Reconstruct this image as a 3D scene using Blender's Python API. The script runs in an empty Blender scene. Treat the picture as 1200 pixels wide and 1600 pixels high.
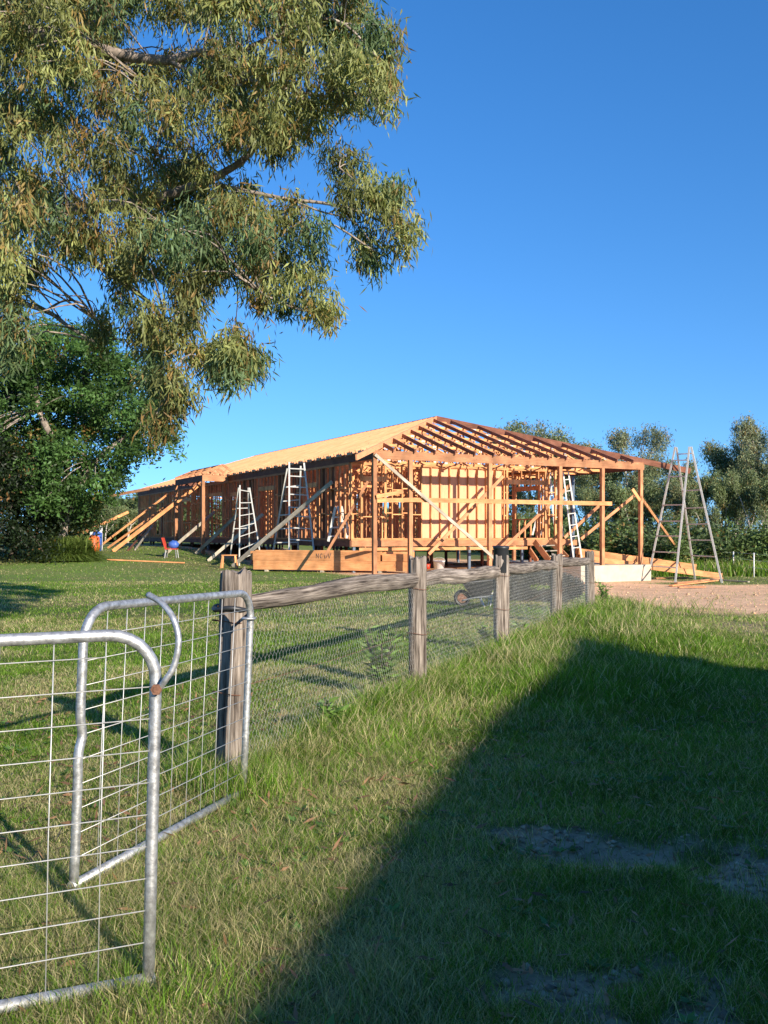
import bpy, bmesh, math, random
import numpy as np
from mathutils import Vector, noise as mnoise
random.seed(7); rng = np.random.default_rng(11)
SC = bpy.context.scene; COL = SC.collection
# ------------------------------------------------------------------ camera, sky, sun, exposure
F = 1480.0; HOR = 835.0; EYE = 1.5           # focal length and horizon in photo pixels, eye height
cam = bpy.data.cameras.new('camera'); co = bpy.data.objects.new('camera', cam); COL.objects.link(co)
co.location = (0, 0, EYE); co.rotation_euler = (math.radians(90), 0, 0)
cam.sensor_width = 36; cam.lens = F / 1600 * 36; cam.shift_y = (HOR - 800) / 1600
cam.clip_start = 0.05; cam.clip_end = 6000
SC.camera = co
SUN_EL = math.radians(19.5); SUN_AZ = math.radians(180 - 36)      # azimuth from +Y towards +X
W = bpy.data.worlds.new('World'); SC.world = W; W.use_nodes = True
nt = W.node_tree; bg = nt.nodes['Background']
sky = nt.nodes.new('ShaderNodeTexSky'); sky.sky_type = 'NISHITA'; sky.sun_disc = False
sky.sun_elevation = SUN_EL; sky.sun_rotation = SUN_AZ
sky.air_density = 1.0; sky.dust_density = 0.0; sky.ozone_density = 4.5
tcw = nt.nodes.new('ShaderNodeTexCoord'); mpw = nt.nodes.new('ShaderNodeMapping'); mpw.vector_type = 'POINT'; mpw.inputs['Scale'].default_value = (1, 1, .85); mpw.inputs['Location'].default_value = (0, 0, .11)
nt.links.new(tcw.outputs['Generated'], mpw.inputs[0]); nmw = nt.nodes.new('ShaderNodeVectorMath'); nmw.operation = 'NORMALIZE'; nt.links.new(mpw.outputs[0], nmw.inputs[0]); nt.links.new(nmw.outputs[0], sky.inputs[0])   # thins the pale band at the horizon
hs = nt.nodes.new('ShaderNodeHueSaturation'); hs.inputs['Saturation'].default_value = 1.20; hs.inputs['Hue'].default_value = .505
nt.links.new(sky.outputs[0], hs.inputs['Color']); nt.links.new(hs.outputs[0], bg.inputs[0]); bg.inputs[1].default_value = 0.128
sl = bpy.data.lights.new('sun', 'SUN'); so = bpy.data.objects.new('sun', sl); COL.objects.link(so)
sl.energy = 5.0; sl.angle = math.radians(0.5); sl.color = (1.0, 0.89, 0.75)
sd = Vector((math.sin(SUN_AZ) * math.cos(SUN_EL), math.cos(SUN_AZ) * math.cos(SUN_EL), math.sin(SUN_EL)))
so.rotation_euler = sd.to_track_quat('Z', 'Y').to_euler(); so.location = (20, -25, 30)
SC.view_settings.view_transform = 'Standard'; SC.view_settings.look = 'None'
SC.view_settings.exposure = 0.78; SC.view_settings.gamma = 1

# ------------------------------------------------------------------ helpers
def V(*a): return Vector(a)
def vnoise(x, y, seed=0):
    xi = np.floor(x).astype(np.int64); yi = np.floor(y).astype(np.int64); fx = x - xi; fy = y - yi
    fx = fx * fx * (3 - 2 * fx); fy = fy * fy * (3 - 2 * fy)
    def h(a, b):
        n = (a * 374761393 + b * 668265263 + seed * 974634777) & 0xffffffff
        n = ((n ^ (n >> 13)) * 1274126177) & 0xffffffff
        return ((n ^ (n >> 16)) & 0xffff) / 65535.0
    return (h(xi, yi) * (1 - fx) + h(xi + 1, yi) * fx) * (1 - fy) + (h(xi, yi + 1) * (1 - fx) + h(xi + 1, yi + 1) * fx) * fy
def fbm(x, y, sc, seed=0, oc=3):
    x = np.asarray(x, float) / sc; y = np.asarray(y, float) / sc; s = 0; a = 1; t = 0
    for i in range(oc):
        s = s + a * vnoise(x, y, seed + i * 17); t += a; a *= .5; x = x * 2.03 + 5.1; y = y * 2.03 + 1.7
    return s / t
def sm(a, b, x):
    t = np.clip((x - a) / (b - a), 0, 1); return t * t * (3 - 2 * t)
def gz(x, y):       # terrain height: flat paddock falling away a little to the right beyond the fence
    x = np.asarray(x, float); y = np.asarray(y, float)
    z = -0.52 * sm(15, 38, y) * sm(3.0, 8.0, x - (y - 30) * .12)
    z = z + .78 * sm(33, 56, y) * (1 - sm(-13, -3, x))
    near = 1 - sm(14, 24, y)
    z = z + near * (fbm(x, y, 1.6, 3, 3) - .5) * .07 * sm(1.5, 5, np.hypot(x + .2, y * .2))
    z = z - near * .10 * np.exp(-(((x - 1.25) / .42) ** 2 + ((y - 4.45) / .22) ** 2)) + near * .05 * np.exp(-(((x - 1.0) / .35) ** 2 + ((y - 4.1) / .12) ** 2))
    return z
def gzf(x, y): return float(gz(x, y))
def at(px, py, Y): return V((px - 600) / F * Y, Y, EYE - (py - HOR) / F * Y)
def gnd(px, py):    # where the view through that photo point meets the ground
    Y = EYE * F / (py - HOR)
    for _ in range(30):
        Y = .5 * Y + .5 * (EYE - gzf((px - 600) / F * Y, Y)) * F / (py - HOR)
    return V((px - 600) / F * Y, Y, gzf((px - 600) / F * Y, Y))

def tag(o, label=None, cat=None, group=None, kind=None):
    if label: o['label'] = label
    if cat: o['category'] = cat
    if group: o['group'] = group
    if kind: o['kind'] = kind
    return o
def thing(name, loc, label, cat, group=None):
    o = bpy.data.objects.new(name, None); COL.objects.link(o); o.location = loc; o.empty_display_size = .3
    return tag(o, label, cat, group)
def wloc(o):
    l = Vector(o.location)
    while o.parent: o = o.parent; l += Vector(o.location)
    return l
def obj(name, bm, mat, parent=None, loc=None, smooth=False):
    """link the bmesh (world coordinates) as one object whose origin is its thing's base"""
    base = wloc(parent) if parent else Vector(loc or (0, 0, 0))
    if isinstance(bm, bpy.types.Mesh):
        me = bm; me.name = name
    else:
        bmesh.ops.translate(bm, verts=bm.verts, vec=-base)
        if smooth:
            for f in bm.faces: f.smooth = True
        me = bpy.data.meshes.new(name); bm.to_mesh(me); bm.free()
    me.materials.append(mat) if not me.materials else None
    o = bpy.data.objects.new(name, me); COL.objects.link(o)
    if parent: o.parent = parent
    else: o.location = base
    return o
def B(): return bmesh.new()
def stick(bm, p0, p1, w, h, up=(0, 0, 1), off=(0, 0)):
    """a sawn board from p0 to p1, w across, h along 'up'; UV runs along the grain"""
    p0 = Vector(p0); p1 = Vector(p1); d = (p1 - p0); L = d.length
    if L < 1e-5: return
    d /= L; up = Vector(up); side = d.cross(up)
    if side.length < 1e-3: side = d.cross(V(0, 1, 0))
    side.normalize(); upv = side.cross(d).normalized()
    uvl = bm.loops.layers.uv.verify(); o = side * off[0] + upv * off[1]
    c = [bm.verts.new((p0 if k < 4 else p1) + o + side * (w / 2 * sx) + upv * (h / 2 * sy)) for k, (sx, sy) in enumerate([(-1, -1), (1, -1), (1, 1), (-1, 1)] * 2)]
    u0 = random.random() * 20; v0 = random.random() * 20
    for i in range(4):
        j = (i + 1) % 4; f = bm.faces.new((c[i], c[j], c[4 + j], c[4 + i])); ww = (w, h)[i % 2]
        for l, (a, b) in zip(f.loops, ((0, 0), (0, ww), (L, ww), (L, 0))): l[uvl].uv = (u0 + a, v0 + i * .37 + b)
    for ids in ((3, 2, 1, 0), (4, 5, 6, 7)):
        f = bm.faces.new([c[k] for k in ids])
        for l, (a, b) in zip(f.loops, ((0, 0), (0, w), (.02, w), (.02, 0))): l[uvl].uv = (u0 + a, v0 + 3 + b)
def tube(bm, pts, r, n=8, caps=True, jit=0):
    pts = [Vector(p) for p in pts]; N = len(pts); rs = r if isinstance(r, (list, tuple)) else [r] * N
    t = [(pts[min(i + 1, N - 1)] - pts[max(i - 1, 0)]).normalized() for i in range(N)]
    a = t[0].cross(V(0, 0, 1));
    if a.length < .05: a = t[0].cross(V(1, 0, 0))
    a.normalize(); rings = []; uvl = bm.loops.layers.uv.verify(); acc = 0
    for i in range(N):
        a = (a - t[i] * a.dot(t[i]));
        if a.length < 1e-4: a = t[i].orthogonal()
        a.normalize(); b = t[i].cross(a); ring = []
        for k in range(n):
            an = 2 * math.pi * k / n; rr = rs[i] * (1 + (random.random() - .5) * jit)
            ring.append(bm.verts.new(pts[i] + a * math.cos(an) * rr + b * math.sin(an) * rr))
        rings.append(ring)
    for i in range(N - 1):
        L = (pts[i + 1] - pts[i]).length
        for k in range(n):
            j = (k + 1) % n; f = bm.faces.new((rings[i][k], rings[i][j], rings[i + 1][j], rings[i + 1][k])); f.smooth = True
            for l, (x, y) in zip(f.loops, ((acc, k), (acc, k + 1), (acc + L, k + 1), (acc + L, k))): l[uvl].uv = (x, y * .05)
        acc += L
    if caps and n > 2:
        bm.faces.new(rings[0][::-1]); bm.faces.new(rings[-1])
def smoothpts(pts, k=4):
    pts = [Vector(p) for p in pts]; out = []
    for i in range(len(pts) - 1):
        p0 = pts[max(i - 1, 0)]; p1 = pts[i]; p2 = pts[i + 1]; p3 = pts[min(i + 2, len(pts) - 1)]
        for j in range(k):
            t = j / k; out.append(.5 * ((2 * p1) + (p2 - p0) * t + (2 * p0 - 5 * p1 + 4 * p2 - p3) * t * t + (3 * p1 - p0 - 3 * p2 + p3) * t ** 3))
    out.append(pts[-1]); return out
def fast_mesh(name, verts, polys, cols=None):
    me = bpy.data.meshes.new(name); verts = np.asarray(verts, np.float32).reshape(-1, 3)
    me.vertices.add(len(verts)); me.vertices.foreach_set('co', verts.ravel())
    lp = np.concatenate([p.ravel() for p in polys]).astype(np.int32)
    st = []; n0 = 0
    for p in polys:
        st.append(n0 + np.arange(len(p)) * p.shape[1]); n0 += p.size
    st = np.concatenate(st).astype(np.int32)
    me.loops.add(len(lp)); me.loops.foreach_set('vertex_index', lp)
    me.polygons.add(len(st)); me.polygons.foreach_set('loop_start', st)
    if cols is not None:
        a = me.color_attributes.new('Col', 'FLOAT_COLOR', 'POINT'); c = np.ones((len(verts), 4), np.float32); c[:, :3] = cols
        a.data.foreach_set('color', c.ravel())
    me.update(calc_edges=True); me.validate(); return me

# ------------------------------------------------------------------ materials
def mat(name):
    m = bpy.data.materials.new(name); m.use_nodes = True; n = m.node_tree; return m, n, n.nodes['Principled BSDF']
def N(n, t, **k):
    x = n.nodes.new(t)
    for a, b in k.items(): setattr(x, a, b)
    return x
def ramp(n, stops):
    r = N(n, 'ShaderNodeValToRGB'); e = r.color_ramp.elements
    while len(e) < len(stops): e.new(.5)
    for q, (p, c) in zip(e, stops): q.position = p; q.color = (*c, 1)
    return r
def wood(name, c0, c1, c2, rough=.75, vary=.36, knots=True, sx=1.2, sy=26, bump=.15, dirt=0.0):
    m, n, p = mat(name); L = n.links.new
    uv = N(n, 'ShaderNodeUVMap'); mp = N(n, 'ShaderNodeMapping'); mp.inputs['Scale'].default_value = (sx, sy, 1)
    oi = N(n, 'ShaderNodeObjectInfo'); ad = N(n, 'ShaderNodeVectorMath', operation='ADD'); L(uv.outputs[0], ad.inputs[0])
    mu = N(n, 'ShaderNodeVectorMath', operation='SCALE'); mu.inputs[0].default_value = (31, 17, 5); L(oi.outputs['Random'], mu.inputs['Scale']); L(mu.outputs[0], ad.inputs[1])
    L(ad.outputs[0], mp.inputs[0])
    t = N(n, 'ShaderNodeTexNoise'); t.inputs['Scale'].default_value = 1.6; t.inputs['Detail'].default_value = 6; t.inputs['Roughness'].default_value = .65; L(mp.outputs[0], t.inputs[0])
    r = ramp(n, ((.36 if bump > .5 else .28, c0), (.5, c1), (.72, c2))); L(t.outputs[0], r.inputs[0])
    t2 = N(n, 'ShaderNodeTexNoise'); t2.inputs['Scale'].default_value = 2.2; t2.inputs['Detail'].default_value = 3; L(ad.outputs[0], t2.inputs[0])
    mr = N(n, 'ShaderNodeMapRange'); mr.inputs[1].default_value = .3; mr.inputs[2].default_value = .7; mr.inputs[3].default_value = 1 - vary; mr.inputs[4].default_value = 1 + vary * .6; L(t2.outputs[0], mr.inputs[0])
    rr = N(n, 'ShaderNodeMapRange'); rr.inputs[3].default_value = 1 - vary * .7; rr.inputs[4].default_value = 1 + vary * .5; L(oi.outputs['Random'], rr.inputs[0])
    mm = N(n, 'ShaderNodeMath', operation='MULTIPLY'); L(mr.outputs[0], mm.inputs[0]); L(rr.outputs[0], mm.inputs[1])
    mx = N(n, 'ShaderNodeVectorMath', operation='SCALE'); L(r.outputs[0], mx.inputs[0]); L(mm.outputs[0], mx.inputs['Scale']); last = mx.outputs[0]
    if knots:
        vo = N(n, 'ShaderNodeTexVoronoi'); vo.inputs['Scale'].default_value = 2.3; mp2 = N(n, 'ShaderNodeMapping'); mp2.inputs['Scale'].default_value = (1, 3, 1); L(ad.outputs[0], mp2.inputs[0]); L(mp2.outputs[0], vo.inputs[0])
        kr = ramp(n, ((.045, (1, 1, 1)), (.085, (0, 0, 0)))); L(vo.outputs['Distance'], kr.inputs[0])
        k = N(n, 'ShaderNodeMix', data_type='RGBA'); L(kr.outputs[0], k.inputs['Factor']); L(last, k.inputs['A']); k.inputs['B'].default_value = (c0[0] * .35, c0[1] * .3, c0[2] * .25, 1); last = k.outputs['Result']
    L(last, p.inputs['Base Color']); p.inputs['Roughness'].default_value = rough; p.inputs['Specular IOR Level'].default_value = .25
    b = N(n, 'ShaderNodeBump'); b.inputs['Strength'].default_value = bump; b.inputs['Distance'].default_value = .01; L(t.outputs[0], b.inputs['Height']); L(b.outputs[0], p.inputs['Normal'])
    return m
def flat(name, c, rough=.5, metal=0, var=.15, sc=6, bump=0.0, c2=None):
    m, n, p = mat(name); L = n.links.new
    tc = N(n, 'ShaderNodeTexCoord'); t = N(n, 'ShaderNodeTexNoise'); t.inputs['Scale'].default_value = sc; t.inputs['Detail'].default_value = 6; t.inputs['Roughness'].default_value = .6; L(tc.outputs['Object'], t.inputs[0])
    r = ramp(n, ((.3, tuple(x * (1 - var) for x in (c2 or c))), (.7, tuple(min(1, x * (1 + var)) for x in c)))); L(t.outputs[0], r.inputs[0]); L(r.outputs[0], p.inputs['Base Color'])
    p.inputs['Roughness'].default_value = rough; p.inputs['Metallic'].default_value = metal
    if bump:
        b = N(n, 'ShaderNodeBump'); b.inputs['Strength'].default_value = bump; b.inputs['Distance'].default_value = .02; L(t.outputs[0], b.inputs['Height']); L(b.outputs[0], p.inputs['Normal'])
    return m
def leafmat(name, trans=.35, rough=.5, spec=.35):
    m, n, p = mat(name); L = n.links.new
    a = N(n, 'ShaderNodeVertexColor'); a.layer_name = 'Col'
    L(a.outputs[0], p.inputs['Base Color']); p.inputs['Roughness'].default_value = rough; p.inputs['Specular IOR Level'].default_value = spec
    tr = N(n, 'ShaderNodeBsdfTranslucent'); s = N(n, 'ShaderNodeVectorMath', operation='MULTIPLY'); s.inputs[1].default_value = (1.25, 1.35, .7); L(a.outputs[0], s.inputs[0]); L(s.outputs[0], tr.inputs[0])
    mx = N(n, 'ShaderNodeMixShader'); mx.inputs[0].default_value = trans; L(p.outputs[0], mx.inputs[1]); L(tr.outputs[0], mx.inputs[2])
    L(mx.outputs[0], n.nodes['Material Output'].inputs[0]); return m
PINE = wood('orange_pine', (.54, .225, .085), (.68, .31, .125), (.78, .395, .18))
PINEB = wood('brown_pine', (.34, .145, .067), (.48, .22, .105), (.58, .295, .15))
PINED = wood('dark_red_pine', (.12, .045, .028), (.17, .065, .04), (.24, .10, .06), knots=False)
PINEM = wood('maroon_pine', (.20, .08, .05), (.30, .125, .075), (.42, .20, .12))
RAFT = wood('rafter_pine', (.58, .25, .11), (.70, .32, .155), (.78, .39, .21), vary=.14)
SHEET = wood('wall_board', (.66, .32, .165), (.75, .38, .21), (.81, .44, .25), vary=.08, knots=False, bump=.03)
GREYW = wood('weathered_board', (.27, .23, .17), (.42, .37, .28), (.55, .49, .39), vary=.3)
POSTW = wood('weathered_post', (.05, .038, .03), (.215, .178, .145), (.46, .395, .33), vary=.3, knots=False, sx=1.7, sy=30, bump=.95, rough=.9)
GALV = flat('galvanised_steel', (.52, .53, .53), .5, .7, .25, 38, c2=(.33, .335, .33), bump=.15)
WIRE = flat('galvanised_wire', (.55, .55, .52), .5, .5, .15, 20)
NETW = flat('netting_wire', (.62, .61, .56), .5, .2, .15, 20)
ALU = flat('ladder_aluminium', (.60, .585, .53), .5, .15, .12, 9)
CONC = flat('concrete', (.50, .43, .32), .9, 0, .14, 2.5, .2)
BLACK = flat('black_plastic', (.02, .022, .025), .45, 0, .2, 6)
WHITE = flat('white_plastic', (.72, .72, .70), .45, 0, .06, 6)
RED = flat('red_plastic', (.55, .06, .03), .45, 0, .1, 6)
ORNG = flat('orange_plastic', (.70, .13, .03), .45, 0, .1, 6)
BLUE = flat('blue_plastic', (.05, .12, .42), .45, 0, .1, 6)
RUST = flat('rusty_steel', (.20, .10, .06), .85, .2, .4, 40, .2, c2=(.14, .06, .035))
STEEL = flat('blue_grey_steel', (.10, .13, .17), .5, .3, .15, 6)
INK = flat('marker_ink', (.035, .045, .07), .7)
PLATE = flat('nail_plate', (.42, .47, .52), .45, .6, .15, 12)
BARK = flat('pale_gum_bark', (.52, .46, .38), .9, 0, .25, 7, .4, c2=(.26, .22, .18))
BARKG = flat('grey_gum_bark', (.34, .28, .225), .9, 0, .3, 7, .4, c2=(.12, .095, .08))
BARKD = flat('dark_bark', (.13, .10, .08), .95, 0, .3, 9, .5, c2=(.07, .055, .045))
LEAF = leafmat('gum_leaf', .3, .5, .25); LEAFD = leafmat('dark_leaf', .32, .5, .3); GRASS = leafmat('grass_blade', .48, .55, .25)
ZINC = flat('corrugated_iron', (.35, .36, .36), .5, .5, .15, 3)
WBOARD = flat('painted_weatherboard', (.16, .16, .15), .7, 0, .1, 3)
TERR, n_, p_ = mat('paddock_ground'); L_ = n_.links.new
a_ = N(n_, 'ShaderNodeVertexColor'); a_.layer_name = 'Col'; tc_ = N(n_, 'ShaderNodeTexCoord')
t_ = N(n_, 'ShaderNodeTexNoise'); t_.inputs['Scale'].default_value = 9; t_.inputs['Detail'].default_value = 9; t_.inputs['Roughness'].default_value = .7; L_(tc_.outputs['Object'], t_.inputs[0])
r_ = ramp(n_, ((.3, (.5, .5, .5)), (.7, (1.4, 1.4, 1.4)))); L_(t_.outputs[0], r_.inputs[0])
m_ = N(n_, 'ShaderNodeVectorMath', operation='MULTIPLY'); L_(a_.outputs[0], m_.inputs[0]); L_(r_.outputs[0], m_.inputs[1]); L_(m_.outputs[0], p_.inputs['Base Color'])
p_.inputs['Roughness'].default_value = .95; p_.inputs['Specular IOR Level'].default_value = .1
b_ = N(n_, 'ShaderNodeBump'); b_.inputs['Strength'].default_value = .7; b_.inputs['Distance'].default_value = .04; L_(t_.outputs[0], b_.inputs['Height']); L_(b_.outputs[0], p_.inputs['Normal'])

# ------------------------------------------------------------------ house frame of reference
UX, UY = .8871, .4616; CX, CY = -.357, 35.2
def H(s, t, z): return V(CX + UX * s - UY * t, CY + UY * s + UX * t, z)
UU = V(UX, UY, 0); VV = V(-UY, UX, 0)
def st(p): dx = p[0] - CX; dy = p[1] - CY; return dx * UX + dy * UY, -dx * UY + dy * UX
def onS(px, py, s0=0):   # point seen at that place on the plane s = s0
    r = (px - 600) / F; Y = (s0 + CX * UX + CY * UY) / (r * UX + UY); return at(px, py, Y)
def onT(px, py, t0=0):
    r = (px - 600) / F; Y = (t0 - CX * UY + CY * UX) / (-r * UY + UX); return at(px, py, Y)

# ------------------------------------------------------------------ ground
def masks(x, y):
    """gravel (0..1), bare soil (0..1), dryness (0..1), tall growth (0..1)"""
    nz = fbm(x, y, 2.2, 41, 3) - .5; n2 = fbm(x, y, .5, 43, 3) - .5
    s, t = st((x, y))
    gr = sm(15.8, 19.5, y + nz * 5 - np.maximum(0, 7 - x) * 1.2) * sm(4.6, 6.0, x + nz * 1.5 - (y - 20) * .05) * (1 - sm(37.5, 39.0, y + nz * 2 - np.maximum(0, 12 - x)))
    gr = np.maximum(gr, sm(-1.5, -.3, s + nz) * (1 - sm(14, 15, s + nz)) * sm(-2.0, -.6, t + nz * 2) * (1 - sm(38, 39, t)) * .9)
    soil = np.zeros_like(nz)
    for (cx, cy, rx, ry) in ((1.25, 4.5, .5, .22), (1.72, 4.2, .42, .33), (1.0, 4.18, .4, .1), (1.15, 2.95, .5, .34), (.62, 3.15, .3, .16), (2.3, 4.4, .6, .25), (.75, 4.75, .25, .1)):
        d = ((x - cx) / rx) ** 2 + ((y - cy) / ry) ** 2 + n2 * 3.2 + (fbm(x, y, .12, 47, 2) - .5) * 2.2
        soil = np.maximum(soil, 1 - sm(.3, 1.5, d))
    d = ((x - 5.2) / 2.2) ** 2 + ((y - 15.0) / 1.3) ** 2; soil = np.maximum(soil, (1 - sm(.4, 1.5, d + n2 * 3)) * .55)
    fx = x - (-1.0 + (y - 5.7) * .405)            # distance right of the fence line
    dry = sm(.40, .66, fbm(x, y, 1.7, 5, 3) + .10 * sm(-.5, .5, fx) * (1 - sm(6, 11, y)))
    dry = np.maximum(dry, sm(.2, 1.2, 1.4 - ((x + .25) / .9) ** 2 - ((y - 5.3) / 1.3) ** 2 + nz * 2) * .9)
    dry = np.maximum(dry, sm(12.5, 16.5, y + nz * 4) * sm(2.5, 5.0, x - (y - 15) * .2 + nz * 2) * .8)
    shade_tone = sm(-.5, 1.2, x - (-.3 + (y - 3) * .27) + nz) * (1 - sm(12, 15, y)); dry = dry * (1 - .72 * shade_tone)  # shade painted in: less straw colour right of the shed's shadow edge
    dry = np.clip(dry * (.1 + 1.5 * fbm(x, y, .38, 61, 3)) * .85 + .16, 0, 1)
    tall = np.exp(-((fx - .12) / .42) ** 2) * sm(5.2, 7.5, y) * (1 - sm(20, 22, y)) * .9
    tall = np.maximum(tall, sm(7.0, 9, y) * (1 - sm(15.5, 18.5, y + np.maximum(0, fx - 1) * 1.6)) * sm(-.1, .4, fx) * (1 - sm(1.6, 3.4, fx)) * .75)
    tall = np.maximum(tall, sm(5.8, 7.2, y) * (1 - sm(8.8, 9.8, y)) * sm(-.6, 0, fx) * (1 - sm(.5, 1.1, fx)) * .6)
    return gr, soil, dry, tall
def axis(lo, hi, step, far, g=1.16):
    a = list(np.arange(lo, hi + 1e-6, step)); d = step
    while a[-1] < far: d *= g; a.append(a[-1] + d)
    d = step; b = []; q = lo
    while q > -far: d *= g; q -= d; b.append(q)
    return np.array(b[::-1] + a)
xs = axis(-9, 14, .11, 2600); ys = axis(1.5, 40, .13, 2600)
X, Y = np.meshgrid(xs, ys); Z = gz(X, Y); gr, soil, dry, tall = masks(X, Y)
gn = fbm(X, Y, 7, 71, 4)[..., None]; farm = sm(14, 30, Y)[..., None]
green = np.array((.060, .110, .020)) * (1 + farm * .6); straw = np.array((.21, .175, .075))
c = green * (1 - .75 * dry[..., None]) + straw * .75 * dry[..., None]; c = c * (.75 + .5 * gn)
c = c * (1 - farm * .45) + farm * .45 * (np.array((.14, .22, .045)) * gn * 1.5 + straw * 1.0 * (1 - gn))
c = c * (1 - gr[..., None]) + gr[..., None] * np.array((.85, .53, .30)) * (.8 + .4 * fbm(X, Y, 1.1, 9, 4)[..., None])
c = c * (1 - soil[..., None]) + soil[..., None] * np.array((.36, .27, .18)) * (.6 + .8 * fbm(X, Y, .25, 15, 3)[..., None])
nx = len(xs); idx = np.arange(X.size).reshape(X.shape)
q = np.stack([idx[:-1, :-1], idx[:-1, 1:], idx[1:, 1:], idx[1:, :-1]], -1).reshape(-1, 4)
me = fast_mesh('ground', np.stack([X, Y, Z], -1).reshape(-1, 3), [q], c.reshape(-1, 3))
me.polygons.foreach_set('use_smooth', [True] * len(me.polygons))
tag(obj('ground', me, TERR), kind='structure')

# ------------------------------------------------------------------ grass
def blades(name, x, y, h, w, lean, col, z=None):
    n = len(x); z = gz(x, y) - .005 if z is None else z
    a = rng.uniform(0, 2 * np.pi, n); la = rng.uniform(0, 2 * np.pi, n); l = lean * rng.uniform(.3, 1.3, n)
    sx, sy = np.cos(a) * w / 2, np.sin(a) * w / 2; dx, dy = np.cos(la) * h * l, np.sin(la) * h * l
    v = np.zeros((n, 5, 3)); hh = h * np.sqrt(np.clip(1 - .4 * np.minimum(l, 1.4) ** 2, .15, 1))
    v[:, 0] = np.stack([x - sx, y - sy, z], 1); v[:, 1] = np.stack([x + sx, y + sy, z], 1)
    v[:, 2] = np.stack([x + sx * .8 + dx * .35, y + sy * .8 + dy * .35, z + hh * .58], 1); v[:, 3] = np.stack([x - sx * .8 + dx * .35, y - sy * .8 + dy * .35, z + hh * .58], 1)
    v[:, 4] = np.stack([x + dx, y + dy, z + hh], 1)
    b = (np.arange(n) * 5)[:, None]
    cc = np.repeat(col[:, None, :], 5, 1)
    return fast_mesh(name, v, [b + np.array([[0, 1, 2, 3]]), b + np.array([[3, 2, 4]])], cc.reshape(-1, 3))
def grasscol(n, dry, x, y):
    k = rng.random(n) < (.05 + .68 * dry)
    shade_tone = sm(-.5, 1.2, x - (-.3 + (y - 3) * .27)) * (1 - sm(12, 15, y))
    g = np.array((.135, .245, .026)) * (1 - .18 * shade_tone[:, None]) * rng.uniform(.45, 1.55, (n, 1)) * (.65 + .75 * fbm(x, y, .5, 91, 3)[:, None]) + rng.uniform(-.012, .03, (n, 1)) * np.array((1, .5, 0))  # darker green stands in for shade inside the shed's shadow
    s = np.array((.60, .52, .28)) * rng.uniform(.45, 1.25, (n, 1)); return np.where(k[:, None], s, np.clip(g, .01, 1))
def scatter(n, y0, y1, marg=.07):
    y = np.sqrt(rng.uniform(y0 ** 2, y1 ** 2, n)); x = y * rng.uniform(-.405 - marg, .405 + marg, n); return x, y
bx = []
for (y0, y1, n) in ((2.2, 4.2, 190000), (4.2, 7, 210000), (7, 11, 190000), (11, 17, 150000), (17, 30, 130000), (30, 55, 60000)):
    n = int(n * 1.4); x, y = scatter(n, y0, y1, .30)
    m2 = n // 3; ci = rng.integers(0, n // 14, m2); x[:m2] = x[ci] + rng.normal(0, .018, m2); y[:m2] = y[ci] + rng.normal(0, .018, m2)
    bx.append((x, y))
x = np.concatenate([b[0] for b in bx]); y = np.concatenate([b[1] for b in bx])
gr, soil, dry, tall = masks(x, y); s_, t_ = st((x, y))
dens = (1 - .97 * gr) * (1 - .93 * soil) * (.45 + .75 * fbm(x, y, .35, 23, 3)) * np.where((s_ > -.2) & (s_ < 14) & (t_ > -.6) & (t_ < 39), .0, 1)
k = rng.random(len(x)) < dens; x, y, dry, tall = x[k], y[k], dry[k], tall[k]; n = len(x)
fx = x - (-1.0 + (y - 5.7) * .405)
h = (.022 + .045 * fbm(x, y, .45, 77, 2) ** 1.3 + .012 * (fx > 0)) * rng.uniform(.5, 1.5, n) + tall * .27 * rng.uniform(.1, 1.15, n) * (.4 + fbm(x, y, .8, 78, 2))
wd = np.maximum(.0021, .00055 * y) * rng.uniform(.7, 1.4, n) * (1 + .6 * (tall > .3))
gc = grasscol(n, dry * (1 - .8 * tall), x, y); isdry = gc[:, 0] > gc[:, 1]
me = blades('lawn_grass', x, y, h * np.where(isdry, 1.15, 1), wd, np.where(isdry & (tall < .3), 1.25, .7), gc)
tag(obj('lawn_grass', me, GRASS), 'short green and straw coloured grass covering the paddock', 'grass', kind='stuff')
n = 9000; ci = rng.integers(0, 5, n); fc = np.array([(-1.07, 5.85), (-.80, 5.55), (.42, 9.1), (1.65, 13.2), (-.76, 3.15)])[ci]; a = rng.uniform(0, 6.28, n); d = rng.gamma(1.6, .085, n) + .07
x = fc[:, 0] + np.cos(a) * d; y = fc[:, 1] + np.sin(a) * d - .04
me = blades('tuft_grass', x, y, rng.uniform(.05, .26, n) * np.where(ci == 4, .5, 1), .0035 * np.ones(n), .6, grasscol(n, .3 + 0 * x, x, y))
tag(obj('tuft_grass', me, GRASS), 'grass tufts grown up round the feet of the fence posts and gate', 'grass', kind='stuff')
# long seeding stalks along the fence and in the shade
n = 5200; y = np.sqrt(rng.uniform(5.4 ** 2, 20 ** 2, n)); x = -1.0 + (y - 5.7) * .405 + rng.gamma(1.6, .42, n) - .35
x2, y2 = scatter(2600, 2.3, 9); x = np.r_[x, x2]; y = np.r_[y, y2]; n = len(x)
gr, soil, dry, tall = masks(x, y); h = rng.uniform(.10, .30, n) * np.where(np.arange(n) < 5200, 1.25, .55)
me = blades('long_grass', x, y, h, np.maximum(.003, .0006 * y), 1.0, grasscol(n, .2 + .5 * dry, x, y))
tag(obj('long_grass', me, GRASS), 'long arching grass stalks growing along the old post and rail fence', 'grass', kind='stuff')
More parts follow.
